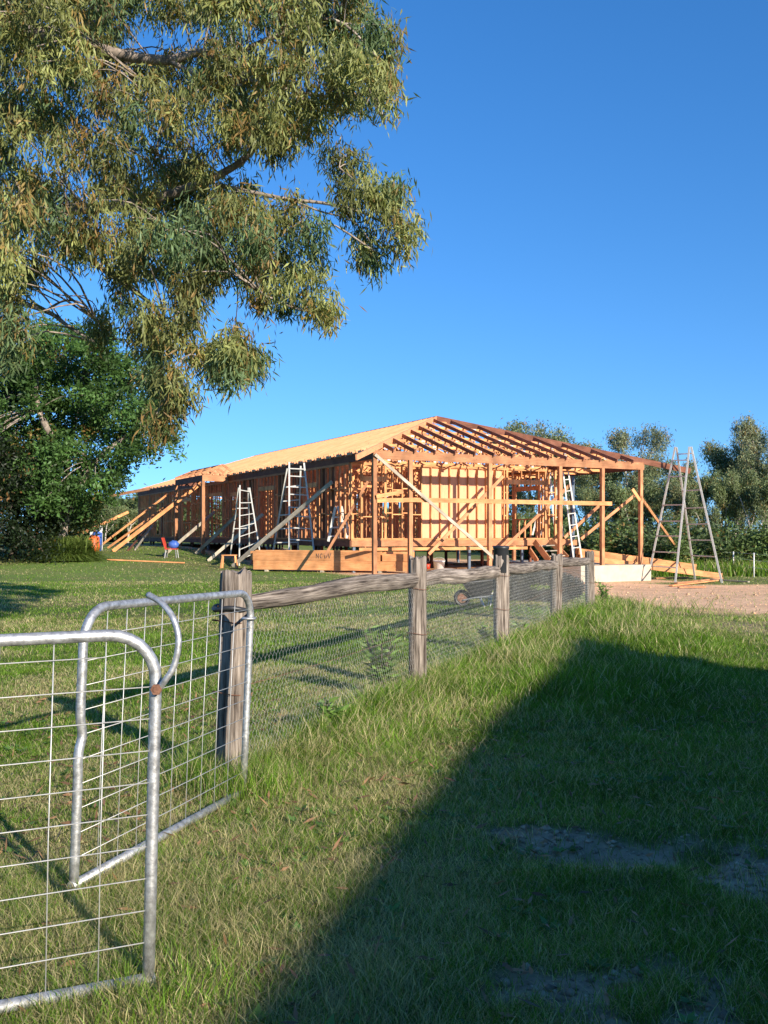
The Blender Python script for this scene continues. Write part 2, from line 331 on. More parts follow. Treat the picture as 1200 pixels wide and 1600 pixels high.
# rough growth beyond the far wire fence on the right
n = 26000; y = rng.uniform(45, 60, n); x = rng.uniform(12, 36, n) * y / 50
me = blades('rough_grass', x, y, rng.uniform(.3, .9, n), .05 * np.ones(n), .5, grasscol(n, .25 + 0 * x, x, y))
tag(obj('rough_grass', me, GRASS), 'tall rough grass beyond the wire fence at the right', 'grass', kind='stuff')

def stones(name, label, x, y, sz, col):
    n = len(x); z = gz(x, y); v = rng.normal(size=(n, 6, 3)) * .12; base = np.array([(1, 0, 0), (-1, 0, 0), (0, 1, 0), (0, -1, 0), (0, 0, .7), (0, 0, -.5)]); v = (v + base) * sz[:, None, None]
    v += np.stack([x, y, z + .1 * sz], 1)[:, None, :]; b_ = (np.arange(n) * 6)[:, None, None]
    t = np.array([(0, 2, 4), (2, 1, 4), (1, 3, 4), (3, 0, 4), (2, 0, 5), (1, 2, 5), (3, 1, 5), (0, 3, 5)])[None]
    tag(obj(name, fast_mesh(name, v, [(b_ + t).reshape(-1, 3)], np.repeat(col[:, None, :], 6, 1).reshape(-1, 3)), TERR), label, 'stones', kind='stuff')
x = rng.uniform(-.2, 2.8, 60000); y = rng.uniform(2.4, 5.2, 60000); k = rng.random(60000) < masks(x, y)[1] * .16; x, y = x[k], y[k]
stones('soil_clods', 'small clods and pebbles lying in the bare soil patches', x, y, rng.gamma(1.5, .0042, len(x)) + .002, np.array((.38, .29, .20)) * rng.uniform(.5, 1.5, (len(x), 1)))
y = rng.uniform(15, 42, 60000); x = rng.uniform(3, 22, 60000); k = rng.random(60000) < masks(x, y)[0] * .10; x, y = x[k], y[k]
stones('drive_gravel', 'loose pale stones on the dirt drive', x, y, rng.gamma(1.3, .007, len(x)) + .005, np.array((.74, .46, .27)) * rng.uniform(.7, 1.15, (len(x), 1)))
# ------------------------------------------------------------------ old post and rail fence with netting
FP = [dict(b=gnd(361, 1222), top=893, w=52, px=365), dict(b=gnd(652, 1078), top=871, w=31, px=653),
      dict(b=gnd(783, 1018), top=868, w=26, px=783), dict(b=gnd(869, 972), top=866, w=19, px=870), dict(b=gnd(922, 955), top=862, w=15, px=921)]
fence = thing('post_and_rail_fence', FP[0]['b'], 'old grey split timber post and rail fence with wire netting', 'fence')
def rough_post(b, top, r, seed, lean=0):
    bm = B(); n = 40; R = 44; Ht = (top - b).length + .15; rings = []; uvl = bm.loops.layers.uv.verify(); ax = (top - b).normalized(); b = b - ax * .15
    for i in range(R + 1):
        z = Ht * i / R; ring = []
        for k in range(n):
            a = 2 * math.pi * k / n; sq = 1 / max(abs(math.cos(a)), abs(math.sin(a))) ** .55
            rr = r * sq * .93 * (1 + .10 * mnoise.noise(V(math.cos(a) * 1.5, math.sin(a) * 1.5, z * .9 + seed)))
            gnz = mnoise.noise(V(math.cos(a) * 6 + seed, math.sin(a) * 6, z * 1.1)); rr *= 1 - .13 * max(0, gnz - .12) * 3
            rr *= 1 - .05 * max(0, mnoise.noise(V(math.cos(a) * 14, math.sin(a) * 14 + seed, z * 2.0))) * 2
            zt = z
            if i == R: zt = z + .05 * mnoise.noise(V(math.cos(a) * 3, math.sin(a) * 3, seed * 3.1))
            if i >= R - 1: rr *= .97
            ring.append(bm.verts.new(b + ax * zt + V(math.cos(a) * rr, math.sin(a) * rr, 0)))
        rings.append(ring)
    for i in range(R):
        for k in range(n):
            j = (k + 1) % n; f = bm.faces.new((rings[i][k], rings[i][j], rings[i + 1][j], rings[i + 1][k])); f.smooth = True
            for l, (u, v) in zip(f.loops, ((i, k), (i, k + 1), (i + 1, k + 1), (i + 1, k))): l[uvl].uv = (u * Ht / R + seed, v * r * 6.28 / n + seed)
    c = bm.verts.new(b + ax * (Ht - .015))
    for k in range(n):
        f = bm.faces.new((rings[R][k], rings[R][(k + 1) % n], c))
        for l in f.loops: l[uvl].uv = ((l.vert.co.x + l.vert.co.y) * .6, (l.vert.co.x - l.vert.co.y))
    return bm
for i, f in enumerate(FP):
    f['t'] = at(f['px'] + (4 if i == 0 else 0), f['top'], f['b'].y); f['r'] = f['w'] / F * f['b'].y / 2
    obj('post', rough_post(f['b'], f['t'], f['r'], i * 3.7 + 1), POSTW, fence)
def rail(p0, p1, r0, r1, seed):
    bm = B(); n = 20; R = 40; rings = []; uvl = bm.loops.layers.uv.verify(); d = p1 - p0; L = d.length; dn = d.normalized(); sd = dn.cross(V(0, 0, 1)).normalized(); up = sd.cross(dn)
    for i in range(R + 1):
        t = i / R; c = p0 + d * t + up * (.045 * mnoise.noise(V(t * 2.5, seed, 0)) * math.sin(math.pi * t)) + sd * (.05 * mnoise.noise(V(t * 2, seed, 7))) ; ring = []
        r = (r0 + (r1 - r0) * t) * (.80 + .20 * min(1, math.sin(math.pi * min(max(t, .03), .97)) * 2.2))
        for k in range(n):
            a = 2 * math.pi * k / n; g = mnoise.noise(V(t * L * 1.2 + seed, math.cos(a) * 4, math.sin(a) * 4)); q = 1 + .22 * g - .2 * max(0, mnoise.noise(V(t * L * 1.6, math.cos(a) * 9, math.sin(a) * 9 + seed)))
            ring.append(bm.verts.new(c + up * math.sin(a) * r * 1.15 * q + sd * math.cos(a) * r * .72 * q))
        rings.append(ring)
    for i in range(R):
        for k in range(n):
            j = (k + 1) % n; f = bm.faces.new((rings[i][k], rings[i][j], rings[i + 1][j], rings[i + 1][k])); f.smooth = True
            for l, (u, v) in zip(f.loops, ((i, k), (i, k + 1), (i + 1, k + 1), (i + 1, k))): l[uvl].uv = (u * L / R + seed, v * .03 + seed)
    bm.faces.new(rings[0][::-1]); bm.faces.new(rings[-1]); return bm
b = [f['b'] for f in FP]
obj('rail', rail(at(385, 941, b[0].y + .1), at(650, 905, b[1].y), .050, .068, 2.2), POSTW, fence)
obj('rail', rail(at(650, 907, b[1].y + .05), at(782, 893, b[2].y + .05), .066, .074, 5.1), POSTW, fence)
obj('rail', rail(at(782, 889, b[2].y + .08), at(870, 883, b[3].y), .066, .072, 8.4), POSTW, fence)
obj('rail', rail(at(872, 878, b[3].y + .05), at(922, 877, b[4].y), .072, .066, 9.9), POSTW, fence)
# wire netting (hexagons) between the posts
bm = B(); cell = .052; rw = .00062
def hexnet(bm, p0, p1, z0, z1, rw, top=None):
    d = p1 - p0; d.z = 0; L = d.length; d.normalize(); nu = int(L / cell); nv = int((z1 - z0) / (cell * .87)); nrm = d.cross(V(0, 0, 1))
    def P(i, j, o):
        u = (i + .5 * (j % 2)) * cell; z = z1 - (j + o) * cell * .87
        q = p0 + d * u; w = .03 * mnoise.noise(V(u * 1.1, z * 1.5, L)); return V(q.x, q.y, z + gzf(q.x, q.y)) + nrm * w + V(0, 0, .02 * mnoise.noise(V(u * .9, 3, z)))
    def seg(a, b): tube(bm, [a, b], rw, 3, False)
    for j in range(nv):
        for i in range(nu):
            a = P(i, j, 0); bb = P(i, j, .42); seg(a, bb)
            nxt = P(i, j + 1, 0); seg(bb, nxt)
            nx2 = P(i - 1 if j % 2 == 0 else i + 1, j + 1, 0); seg(bb, nx2)
for i in range(4): hexnet(bm, b[i], b[i + 1], .0, 1.06, rw * (1 + .18 * i))
obj('wire_netting', bm, NETW, fence)
bm = B()
for i in range(4):
    for zz in (1.07, .55):
        pts = [b[i].lerp(b[i + 1], t) * 1 for t in (0, .25, .5, .75, 1)]
        tube(bm, [V(p.x - f_['r'] * .7, p.y - f_['r'] * .6, zz - .02 * math.sin(math.pi * k / 4) + gzf(p.x, p.y)) for k, (p, f_) in enumerate(zip(pts, [FP[i]] * 5))], .0022, 4)
for f in FP:
    for zz in (.98, .55):
        tube(bm, [V(f['b'].x + math.cos(a) * f['r'] * 1.12, f['b'].y + math.sin(a) * f['r'] * 1.12, zz + .01 * math.sin(a * 2)) for a in np.linspace(0, 6.28, 20)], .003, 4, False)
obj('strand_wire', bm, RUST, fence)
# chain/strap at the top of the first post
bm = B(); f = FP[0]; tube(bm, [V(f['b'].x + .01 + math.cos(a) * f['r'] * 1.1, f['b'].y + math.sin(a) * f['r'] * 1.1, 1.055 + .008 * math.sin(a * 3)) for a in np.linspace(0, 6.28, 24)], .016, 6, False)
obj('post_strap', bm, BLACK, fence)
# black sleeve standing on the third post
p = FP[2]['t']; bm = B(); prof = [(.125, -.20), (.13, -.19), (.125, .10), (.135, .11), (.135, .14), (.10, .145), (.02, .14)]
rg = []
for r, z in prof: rg.append([bm.verts.new(p + V(math.cos(a) * r * .78, math.sin(a) * r * .78, z - .02)) for a in np.linspace(0, 2 * math.pi, 24, endpoint=False)])
for i in range(len(rg) - 1):
    for k in range(24): bm.faces.new((rg[i][k], rg[i][(k + 1) % 24], rg[i + 1][(k + 1) % 24], rg[i + 1][k])).smooth = True
bm.faces.new(rg[-1])
tag(obj('plastic_pot', bm, BLACK, loc=p), 'black plastic pot turned over on top of the third fence post', 'pot')

# ------------------------------------------------------------------ two pipe gates
def arc(c, a, b, n=8):   # quarter bend from c+a to c+b
    return [c + a * math.cos(t) + b * math.sin(t) for t in np.linspace(0, math.pi / 2, n)]
def gate(label, BL, BR, TL, TR, rad, r, us, zs, skip=None, dent=False):
    g = thing('pipe_gate', BR, label, 'gate', 'galvanised pipe gates')
    ux = (BL - BR).normalized(); uz = (TR - BR).normalized(); bm = B(); r2 = rad
    p = [BR + uz * .0] + arc(TR + ux * r2 - uz * r2, -ux * r2, uz * r2) + arc(TL - ux * r2 - uz * r2, uz * r2, ux * r2)
    q = [p[0]] + [p[0].lerp(p[1], t) for t in (.3, .6, .9)] + p[1:]
    lft = [p[-1].lerp(BL, t) for t in (.12, .3, .38, .46, .6, 1)]
    if dent: lft[2] += ux * -.018; lft[3] += ux * .004
    q = q + (smoothpts(lft, 3) if dent else lft)
    tube(bm, q, r, 14); obj('gate_frame', bm, GALV, g)
    bm = B(); tube(bm, [BR - ux * r, BL + ux * r], r * 1.05, 14); obj('bottom_rail', bm, GALV, g)
    bm = B(); L = (BL - BR).length; Ht = (TR - BR).length; nrm = ux.cross(uz) * (r * .0 + .004)
    def zt(u): e = min(u, L - u); return Ht - (rad - math.sqrt(max(0, rad * rad - (rad - e) ** 2)) if e < rad else 0)
    for u in us:
        tube(bm, [BR + ux * u + nrm, BR + ux * (u + .003) + uz * .5 + nrm * 1.6, BR + ux * u + uz * (zt(u)) + nrm], .0021, 6)
    for k, z in enumerate(zs):
        u0 = us[0] if (skip and k >= len(zs) - skip) else 0
        tube(bm, [BR + ux * u0 + uz * z - nrm, BR + ux * (L * .5) + uz * (z - .004) - nrm * 1.5, BR + ux * L + uz * z - nrm], .0020, 6)
    obj('wire_mesh', bm, WIRE, g); return g, ux, uz
BR = V(-.776, 3.12, .035); TR = V(-.748, 3.12, 1.175); d1 = V(-.918, -.393, -.006).normalized()
BL = BR + d1 * 1.62; TL = TR + d1 * 1.62
g1, ux, uz = gate('near galvanised pipe gate with square wire mesh and a curled latch rod', BL, BR, TL, TR, .155, .0198, [.16 * k for k in range(1, 10)], [.105 * k + .02 for k in range(1, 11)], skip=1)
bm = B(); hk = smoothpts([at(246, 1080, 3.10), at(256, 1066, 3.08), at(272, 1040, 3.08), at(279, 1000, 3.08), at(270, 965, 3.10), at(252, 942, 3.13), at(231, 929, 3.16)], 5)
tube(bm, hk, .0105, 10); obj('latch_rod', bm, GALV, g1)
bm = B(); c = at(245, 1077, 3.085); tube(bm, [c + V(0, .06, 0), c + V(0, -.012, 0)], .011, 6); tube(bm, [c + V(0, -.002, 0), c + V(0, -.010, 0)], .019, 6); obj('hinge_bolt', bm, RUST, g1)
# the post that carries the near gate, outside the picture on the left
gb = BL + d1 * .1; gb.z = 0
tag(obj('gate_post', rough_post(gb, gb + V(0, 0, 1.35), .10, 31), POSTW, loc=gb), 'weathered timber post carrying the near pipe gate', 'post')
BR2 = V(-.804, 5.41, .035); TR2 = V(-.757, 5.41, 1.172); BL2 = V(-1.296, 3.956, .035); TL2 = V(-1.25, 3.956, 1.19)
L2 = (BL2 - BR2).length
g2, ux2, uz2 = gate('farther galvanised pipe gate hung open on the first fence post, dented stile', BL2, BR2, TL2, TR2, .15, .0198, [L2 / 10.4 * k + .04 for k in range(1, 10)], [.103 * k + .01 for k in range(1, 11)], dent=True)
bm = B(); c = at(389, 966, 5.40); tube(bm, [c + V(math.cos(a) * .036, math.sin(a) * .036, 0) for a in np.linspace(0, 6.28, 14)], .008, 6, False); tube(bm, [c + V(.0, .03, 0), c + V(-.05, .30, 0)], .009, 6); obj('hinge_ring', bm, GALV, g2)

# ------------------------------------------------------------------ the timber house frame
house = thing('house_frame', H(0, 0, 0), 'large unfinished house frame of orange pine with open hip roof rafters', 'house')
ZB, ZT, ZF = 4.31, 4.63, 1.30; RS = 13.1; HL = RS / 2; SL = .336; TE = 38.0
def zr(d): return ZT + .06 + d * SL
def part(name, items, m, parent=None, up=(0, 0, 1)):
    bm = B()
    for it in items: stick(bm, *it[:4], **(dict(up=it[4]) if len(it) > 4 else dict(up=up)))
    return obj(name, bm, m, parent or house)
# posts
for s in (0, 1.52, 5.12, 8.6, 10.84, 12.98):
    p = H(s, 0, 0); z0 = .19 if s > 8.7 else gzf(p.x, p.y)
    part('post', [(H(s, 0, z0), H(s, 0, ZB), .15, .15, VV)], PINEB)
for s, t in ((13.02, 4.7), (13.02, 9.5), (13.02, 15), (13.02, 21), (13.02, 27)):
    part('post', [(H(s, t, -.1), H(s, t, ZB), .15, .15, VV)], STEEL if t < 5 else PINEB)
for t in (26.5, 31, 34.2, 37.6): part('post', [(H(0, t, 0), H(0, t, ZB), .14, .14, VV)], PINEB)
# perimeter beams
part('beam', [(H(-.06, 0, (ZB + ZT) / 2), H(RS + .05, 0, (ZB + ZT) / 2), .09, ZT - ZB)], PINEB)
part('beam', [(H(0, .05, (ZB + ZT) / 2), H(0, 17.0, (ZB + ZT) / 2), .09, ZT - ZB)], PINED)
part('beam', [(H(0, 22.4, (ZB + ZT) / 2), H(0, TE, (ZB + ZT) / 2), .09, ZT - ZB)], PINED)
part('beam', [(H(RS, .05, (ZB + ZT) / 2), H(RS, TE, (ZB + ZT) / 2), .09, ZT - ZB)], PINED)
part('beam', [(H(9.9, .05, (ZB + ZT) / 2 - .02), H(9.9, 6, (ZB + ZT) / 2 - .02), .09, ZT - ZB - .06)], PINED)
# floor platform, joists, stumps
part('floor_platform', [(H(5.5, 2.03, ZF - .02), H(5.5, TE - .3, ZF - .02), 10.96, .036)], PINE)
part('floor_bearer', [(H(0, 2.0, ZF - .16), H(11.1, 2.0, ZF - .16), .05, .24)], PINEB)
part('floor_bearer', [(H(-.02, 2.03, ZF - .16), H(-.02, TE - .3, ZF - .16), .05, .24)], PINED)
part('floor_bearer', [(H(11.1, 2.03, ZF - .16), H(11.1, TE - .3, ZF - .16), .05, .24)], PINEB)
part('ledger_board', [(H(0, 1.3, .93), H(7.9, 1.3, .93), .05, .12)], PINE)
bm = B()
for k in range(60): stick(bm, H(.02, 2.5 + k * .6, ZF - .16), H(11.0, 2.5 + k * .6, ZF - .16), .045, .2)
tag(obj('floor_joists', bm, PINEB, house), kind='stuff')
for k, t in enumerate((2.1, 5.2, 8.4, 11.6, 14.8, 18, 21.2, 24.4, 27.6, 30.8, 34, 37.2)):
    for s in (.15, 2.8, 5.5, 8.2, 10.9):
        p = H(s, t, 0); part('stump', [(H(s, t, gzf(p.x, p.y) - .05), H(s, t, ZF - .28), .11, .11, VV)], PINED if k % 3 else STEEL)
# walls
studs_left = []; NST = [0]; extra = B()
def wall(s0, t0, s1, t1, openings=(), m=PINE, named=False, z0=ZF, z1=ZB + .02, sp=.45, panels=()):
    a = H(s0, t0, 0); b_ = H(s1, t1, 0); L = (b_ - a).length; d = (b_ - a).normalized(); nr = d.cross(V(0, 0, 1))
    def P(u, z): q = a + d * u; return V(q.x, q.y, z)
    bm = B() if named else extra
    stick(bm, P(0, z1 - .022), P(L, z1 - .022), .09, .045)
    stick(bm, P(0, z1 - .07), P(L, z1 - .07), .088, .045)
    stick(bm, P(0, z0 + .022), P(L, z0 + .022), .09, .045)
    def inside(u):
        for o in openings:
            if o[0] + .03 < u < o[1] - .03: return o
    us = list(np.arange(0.03, L, sp)) + [L - .03] + [x for o in openings for x in (o[0], o[1], o[0] - .05, o[1] + .05)]
    w = obj('wall_frame', bm, m, house) if named else None
    for u in sorted(us):
        o = inside(u); segs = [(z0 + .045, z1 - .09)] if not o else [(o[3], z1 - .09), (z0 + .045, o[2])]
        for zz0, zz1 in segs:
            if zz1 - zz0 < .08: continue
            if named and NST[0] < 98:
                NST[0] += 1; sb = B(); stick(sb, P(u, zz0), P(u, zz1), .045, .088, up=nr); obj('stud', sb, m, w)
            else: stick(extra, P(u, zz0), P(u, zz1), .045, .088, up=nr)
    tgt = extra
    zz = [z0 + 1.0, z0 + 1.98]; us = sorted(us)
    for k in range(len(us) - 1):
        if named and t0 == t1 and 3.0 < us[k] < 7.2: continue
        if us[k + 1] - us[k] < .1 or inside((us[k] + us[k + 1]) / 2): continue
        for q, z in enumerate(zz): stick(tgt, P(us[k] + .03, z + (k % 2) * .06), P(us[k + 1] - .03, z + (k % 2) * .06), .085, .04)
    for o in openings:
        stick(tgt, P(o[0], o[3] + .1), P(o[1], o[3] + .1), .08, .2)
        if o[2] > z0 + .1: stick(tgt, P(o[0], o[2]), P(o[1], o[2]), .085, .045)
    for (u0, u1, za, zb, pm) in panels:
        pb = B(); stick(pb, P((u0 + u1) / 2, za) + nr * .055, P((u0 + u1) / 2, zb) + nr * .055, u1 - u0, .012, up=nr); obj('bracing_panel', pb, pm, house)
# front wall (sunlit) and long left wall (shaded)
wall(0, 2.06, 10, 2.06, openings=((.5, 1.5, ZF + .9, ZF + 2.3), (7.4, 9.4, ZF + .05, ZF + 2.35)), named=True)
part('wall_sheet', [(H(5.15, 2.125, ZF + .05), H(5.15, 2.125, ZB - .1), 4.0, .012, VV)], SHEET)
part('wall_sheet', [(H(7.85, 4.3, ZF + .05), H(7.85, 4.3, ZF + 2.4), .5, .012, VV)], SHEET)
PD = PINED
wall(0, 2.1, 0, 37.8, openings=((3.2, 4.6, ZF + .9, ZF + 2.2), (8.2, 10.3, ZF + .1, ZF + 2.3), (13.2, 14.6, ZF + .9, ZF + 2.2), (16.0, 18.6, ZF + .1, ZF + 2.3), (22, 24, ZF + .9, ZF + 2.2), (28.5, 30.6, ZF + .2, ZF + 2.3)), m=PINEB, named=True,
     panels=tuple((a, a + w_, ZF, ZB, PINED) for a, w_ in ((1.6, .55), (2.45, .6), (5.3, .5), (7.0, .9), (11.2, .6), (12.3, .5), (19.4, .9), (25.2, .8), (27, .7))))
wall(10, 2.1, 10, 37.8, openings=((1.2, 3, ZF + .9, ZF + 2.2), (6, 8, ZF + .1, ZF + 2.3), (14, 17, ZF + .9, ZF + 2.2)))
wall(4.2, 2.2, 4.2, 30, openings=((3, 4, ZF, ZF + 2.2), (12, 13, ZF, ZF + 2.2)))
for t, o in ((5.4, (1.6, 2.6)), (8.6, (2.9, 3.7)), (11.5, (.9, 1.9)), (14.5, (2, 3)), (18, (1, 2)), (22, (2, 3)), (27, (1, 2)), (32, (2, 3)), (37.7, (3, 5))):
    wall(.1, t, 4.1, t, openings=((*o, ZF, ZF + 2.2),)); wall(4.3, t + .9, 9.9, t + .9, openings=((o[0] + .8, o[1] + 1.2, ZF, ZF + 2.2),))
# ceiling chords and roof trusses
for k in range(36):
    t = 2.4 + k * 1.0; stick(extra, H(0, t, ZB + .10), H(RS, t, ZB + .10), .045, .12)
tag(obj('inner_studs', extra, PINE, house), kind='stuff')
def truss(t, m=PINE):
    bm = B(); h = min(t, TE - t, HL); wmid = HL - (HL - h)
    top = zr(h) - .12
    n = 6; prev = H(.4, t, ZB + .16)
    for k in range(1, 12):
        s = RS * k / 12; e = min(s, RS - s, h); zt = zr(e) - .14
        cur = H(s, t, ZB + .16 if k % 2 == 0 else zt); stick(bm, prev, cur, .04, .085, up=VV); prev = cur
        if k % 2: stick(bm, H(s, t, ZB + .16), H(s, t, zt), .04, .07, up=VV)
    if h < HL - .1: stick(bm, H(h, t, top), H(RS - h, t, top), .045, .10)
    return obj('roof_truss', bm, m, house)
for t in (1.2, 2.1, 3.0, 4.0, 5.0, 6.2, 7.6, 9.2, 11, 13, 15, 18, 21, 24, 27, 30): truss(t)
# nail plates on the front trusses
bm = B()
for t in (1.2, 2.1, 3.0, 4.0, 5.0, 6.2):
    for k in range(1, 12):
        s = RS * k / 12; e = min(s, RS - s, t); z = ZB + .18 if k % 2 == 0 else zr(e) - .17
        stick(bm, H(s, t - .028, z - .09), H(s, t - .028, z + .09), .13, .004, up=VV)
tag(obj('nail_plates', bm, PLATE, house), kind='stuff')
# rafters: left plane, right plane, front hip plane
nr_ = 0
for k in range(75):
    t = .35 + k * .5
    e = min(HL, t, TE - t)
    if e < .3: continue
    if 17.1 < t < 22.3 : s0 = .05
    else: s0 = -.12
    part('rafter', [(H(s0, t, zr(s0)), H(e, t, zr(e)), .045, .19, )], RAFT)
bm = B()
for k in range(38):
    t = .7 + k * 1.0; e = min(HL, t, TE - t)
    if e > .4: stick(bm, H(RS + .25, t, zr(-.25)), H(RS - e, t, zr(e)), .045, .15)
tag(obj('rear_rafters', bm, PINEB, house), kind='stuff')
for k in range(14):
    s = .75 + k * .9
    e = min(s, RS - s)
    if e > .3: part('hip_rafter', [(H(s, -.15, zr(-.15)), H(s, e, zr(e)), .05, .14)], PINEM)
part('hip_rafter', [(H(-1.45, -1.45, zr(-1.45)), H(HL, HL, zr(HL)), .06, .20)], RAFT)
part('hip_rafter', [(H(RS + 1.4, -1.4, zr(-1.4)), H(RS - HL, HL, zr(HL)), .06, .24)], PINEM)
part('ridge_board', [(H(HL, HL, zr(HL)), H(HL, TE - HL, zr(HL)), .04, .22)], RAFT)
# rafter end blocks seen above the shaded left beam
bm = B()
for k in range(34): t = .9 + k * 1.0; stick(bm, H(-.09, t - .2, ZT + .02), H(-.09, t + .3, ZT + .02), .02, .11)
tag(obj('eave_blocks', bm, GREYW, house), kind='stuff')
# entry porch with little gable
S1 = -1.42
for t in (17.05, 22.35): part('post', [(H(S1, t, 0), H(S1, t, ZB), .16, .16, VV)], PINEB)
part('post', [(H(-.75, 19.5, 0), H(-.75, 19.5, ZB), .12, .12, VV)], PINEB)
part('beam', [(H(S1 - .05, 17.05, ZB + .15), H(0, 17.05, ZB + .15), .08, .32)], PINEB)
part('beam', [(H(S1, 17.1, ZB + .15), H(S1, 22.4, ZB + .15), .08, .32)], PINED)
part('beam', [(H(S1, 22.4, ZB + .15), H(0, 22.4, ZB + .15), .08, .32)], PINED)
ax_ = H(-.35, 17.05, 5.18)
for t in (17.05, 18.4, 19.8, 21.2, 22.35):
    part('porch_truss', [(H(S1 - .05, t, ZT + .08), H(-.35, t, 5.18), .05, .12), (H(-.35, t, 5.18), H(.35, t, ZT + .1), .05, .12), (H(-1, t, ZT), H(-.75, t, 4.95), .04, .06), (H(-.75, t, 4.95), H(-.4, t, ZT), .04, .06), (H(-.4, t, ZT), H(-.1, t, 5.0), .04, .06)], PINEB)
part('batten', [(H(-1.0, 17.0, 4.92), H(-1.0, 22.5, 4.92), .09, .04)], RAFT); part('batten', [(H(-.5, 17.0, 5.16), H(-.5, 22.5, 5.16), .09, .04)], RAFT)
part('rafter', [(at(172, 775, 67), H(0.5, 33, zr(.3)), .07, .2)], PINEB)
# temporary boards and braces
part('brace', [(onT(646, 781, -.1), onT(956, 787, -.1), .035, .17)], PINE)
part('brace', [(onT(589, 782, -.1), onT(652, 781, -.11), .035, .16)], PINE)
part('brace', [(onT(588, 776, -.16), onT(630, 768, -.16), .035, .14)], PINE)
for a, c_, m in (((670, 866), (786, 744), PINEB), ((784, 860), (890, 758), PINEB), ((882, 840), (936, 790), PINEB), ((908, 842), (994, 772), PINEB)):
    part('brace', [(onT(*a, .9), onT(*c_, .9), .04, .13)], m)
q = onT(772, 872, -.35); part('brace', [(onT(586, 710, -.12), q, .045, .115)], GREYW, up=(0, 0, 1))
part('brace', [(onT(1002, 778, -.1), gnd(1081, 889), .04, .17)], PINE)
part('brace', [(onT(988, 764, -.1), onT(1000, 782, -.12), .04, .14)], PINE)
part('brace', [(onT(575, 752, 1.0), onT(508, 868, 1.6), .04, .10)], PINEB)
for a, c_, m, w_ in (((176, 862), (314, 755), PINE, .2), ((168, 857), (265, 787), PINE, .12), ((152, 857), (265, 770), PINE, .11), ((255, 869), (335, 800), GREYW, .16), ((306, 866), (371, 804), GREYW, .17), ((325, 877), (411, 803), GREYW, .15), ((363, 886), (519, 753), GREYW, .17), ((211, 860), (238, 822), GREYW, .12), ((200, 861), (228, 828), PINED, .12)):
    o = part('brace', [(gnd(*a) + V(0, 0, .02), onS(*c_, -.12), .045, w_)], m)

# ------------------------------------------------------------------ carport slab
slab = B(); stick(slab, H(9.5, 4.0, -.16), H(13.35, 4.0, -.16), 8.5, .70)
tag(obj('concrete_slab', slab, CONC, loc=H(10, 0, 0)), 'pale cream concrete slab edge under the right end of the house frame', 'slab')

# ------------------------------------------------------------------ ladders
def ladder(label, legs, rungs, rw=.035, name='trestle_ladder', m=ALU, cat='ladder'):
    """legs: list of frames; a frame is two stiles ((top, foot), (top, foot)); rungs fractions down each frame"""
    base = legs[0][0][1]; t = thing(name, base, label, cat, 'ladders around the house frame')
    for (a, b2), fr in zip(legs, rungs):
        for (tp, ft) in (a, b2):
            bm = B(); stick(bm, tp, ft, rw * .7, rw * 2.0, up=(b2[0] - a[0]) + V(.001, .002, 0)); obj('stile', bm, m, t)
        for f_ in fr:
            bm = B(); stick(bm, a[0].lerp(a[1], f_), b2[0].lerp(b2[1], f_), rw * 1.4, rw * 1.25); obj('rung', bm, m, t)
    return t
fa, fb, fc, fd = gnd(1012, 907), gnd(1055, 911), gnd(1086, 906), gnd(1128, 911); ym = (fa.y + fd.y) / 2
big = ladder('tall silver double sided trestle ladder standing free at the right of the house', [((at(1055, 698, ym), fa), (at(1077, 698, ym - .4), fb)), ((at(1057, 699, ym), fc), (at(1080, 698, ym - .4), fd))],
       [[.10, .22, .43, .55, .66, .78, .89], [.05, .32, .45, .57, .69, .81]], .04)
def pz(px, py, s): return onS(px, py, s)
a1 = pz(452, 722, -.9); b1 = V(a1.x + .02, a1.y - .3, gzf(a1.x, a1.y)); a2 = at(475, 723, a1.y); b2 = at(494, 893, a1.y - .3)
ladder('tall silver trestle ladder against the shaded left wall, behind the big beam stack', [((a1, at(452, 890, a1.y - .3)), (a2, b2)), ((at(449, 732, a1.y), at(424, 876, a1.y + 1.2)), (at(470, 728, a1.y), at(465, 876, a1.y + 1.2)))],
       [[.06, .13, .23, .30, .42, .50, .61, .72, .85], [.2, .35, .5, .65, .8]], .035)
yb = 41.5
ladder('second silver trestle ladder at the left wall, half hidden by a grey prop', [((at(375, 758, yb), at(374, 884, yb)), (at(390, 762, yb), at(407, 868, yb))), ((at(373, 762, yb), at(360, 868, yb + 1)), (at(388, 762, yb), at(390, 866, yb + 1)))],
       [[.06, .22, .38, .52, .64, .8, .93], [.3, .6]], .028)
yb = onT(530, 840, 3.2).y
ladder('small silver step ladder standing on the floor platform near the front corner', [((at(524, 792, yb), at(513, 846, yb)), (at(531, 791, yb), at(529, 846, yb + .3))), ((at(528, 791, yb), at(543, 847, yb - .3)), (at(533, 791, yb), at(549, 846, yb)))],
       [[.3, .6, .85], [.2, .42, .63, .84]], .05, name='step_ladder')
yb = onT(850, 800, 4).y
ladder('silver trestle ladder inside the frame behind the fourth front post', [((at(857, 738, yb), at(832, 836, yb)), (at(861, 738, yb), at(846, 836, yb + .8))), ((at(859, 738, yb), at(868, 838, yb)), (at(865, 738, yb), at(880, 838, yb + .8)))],
       [[.2, .4, .6, .8], [.2, .45, .7]], .04)
yb = onT(890, 800, .8).y
ladder('long silver ladder leaning in the carport just right of the fourth front post', [((at(880, 738, yb), at(898, 886, yb)), (at(888, 737, yb), at(911, 884, yb)))], [[.08, .2, .32, .44, .56, .68, .8, .92]], .03, name='extension_ladder')
for l_, a_, in (('thin metal prop stand', 0),): pass

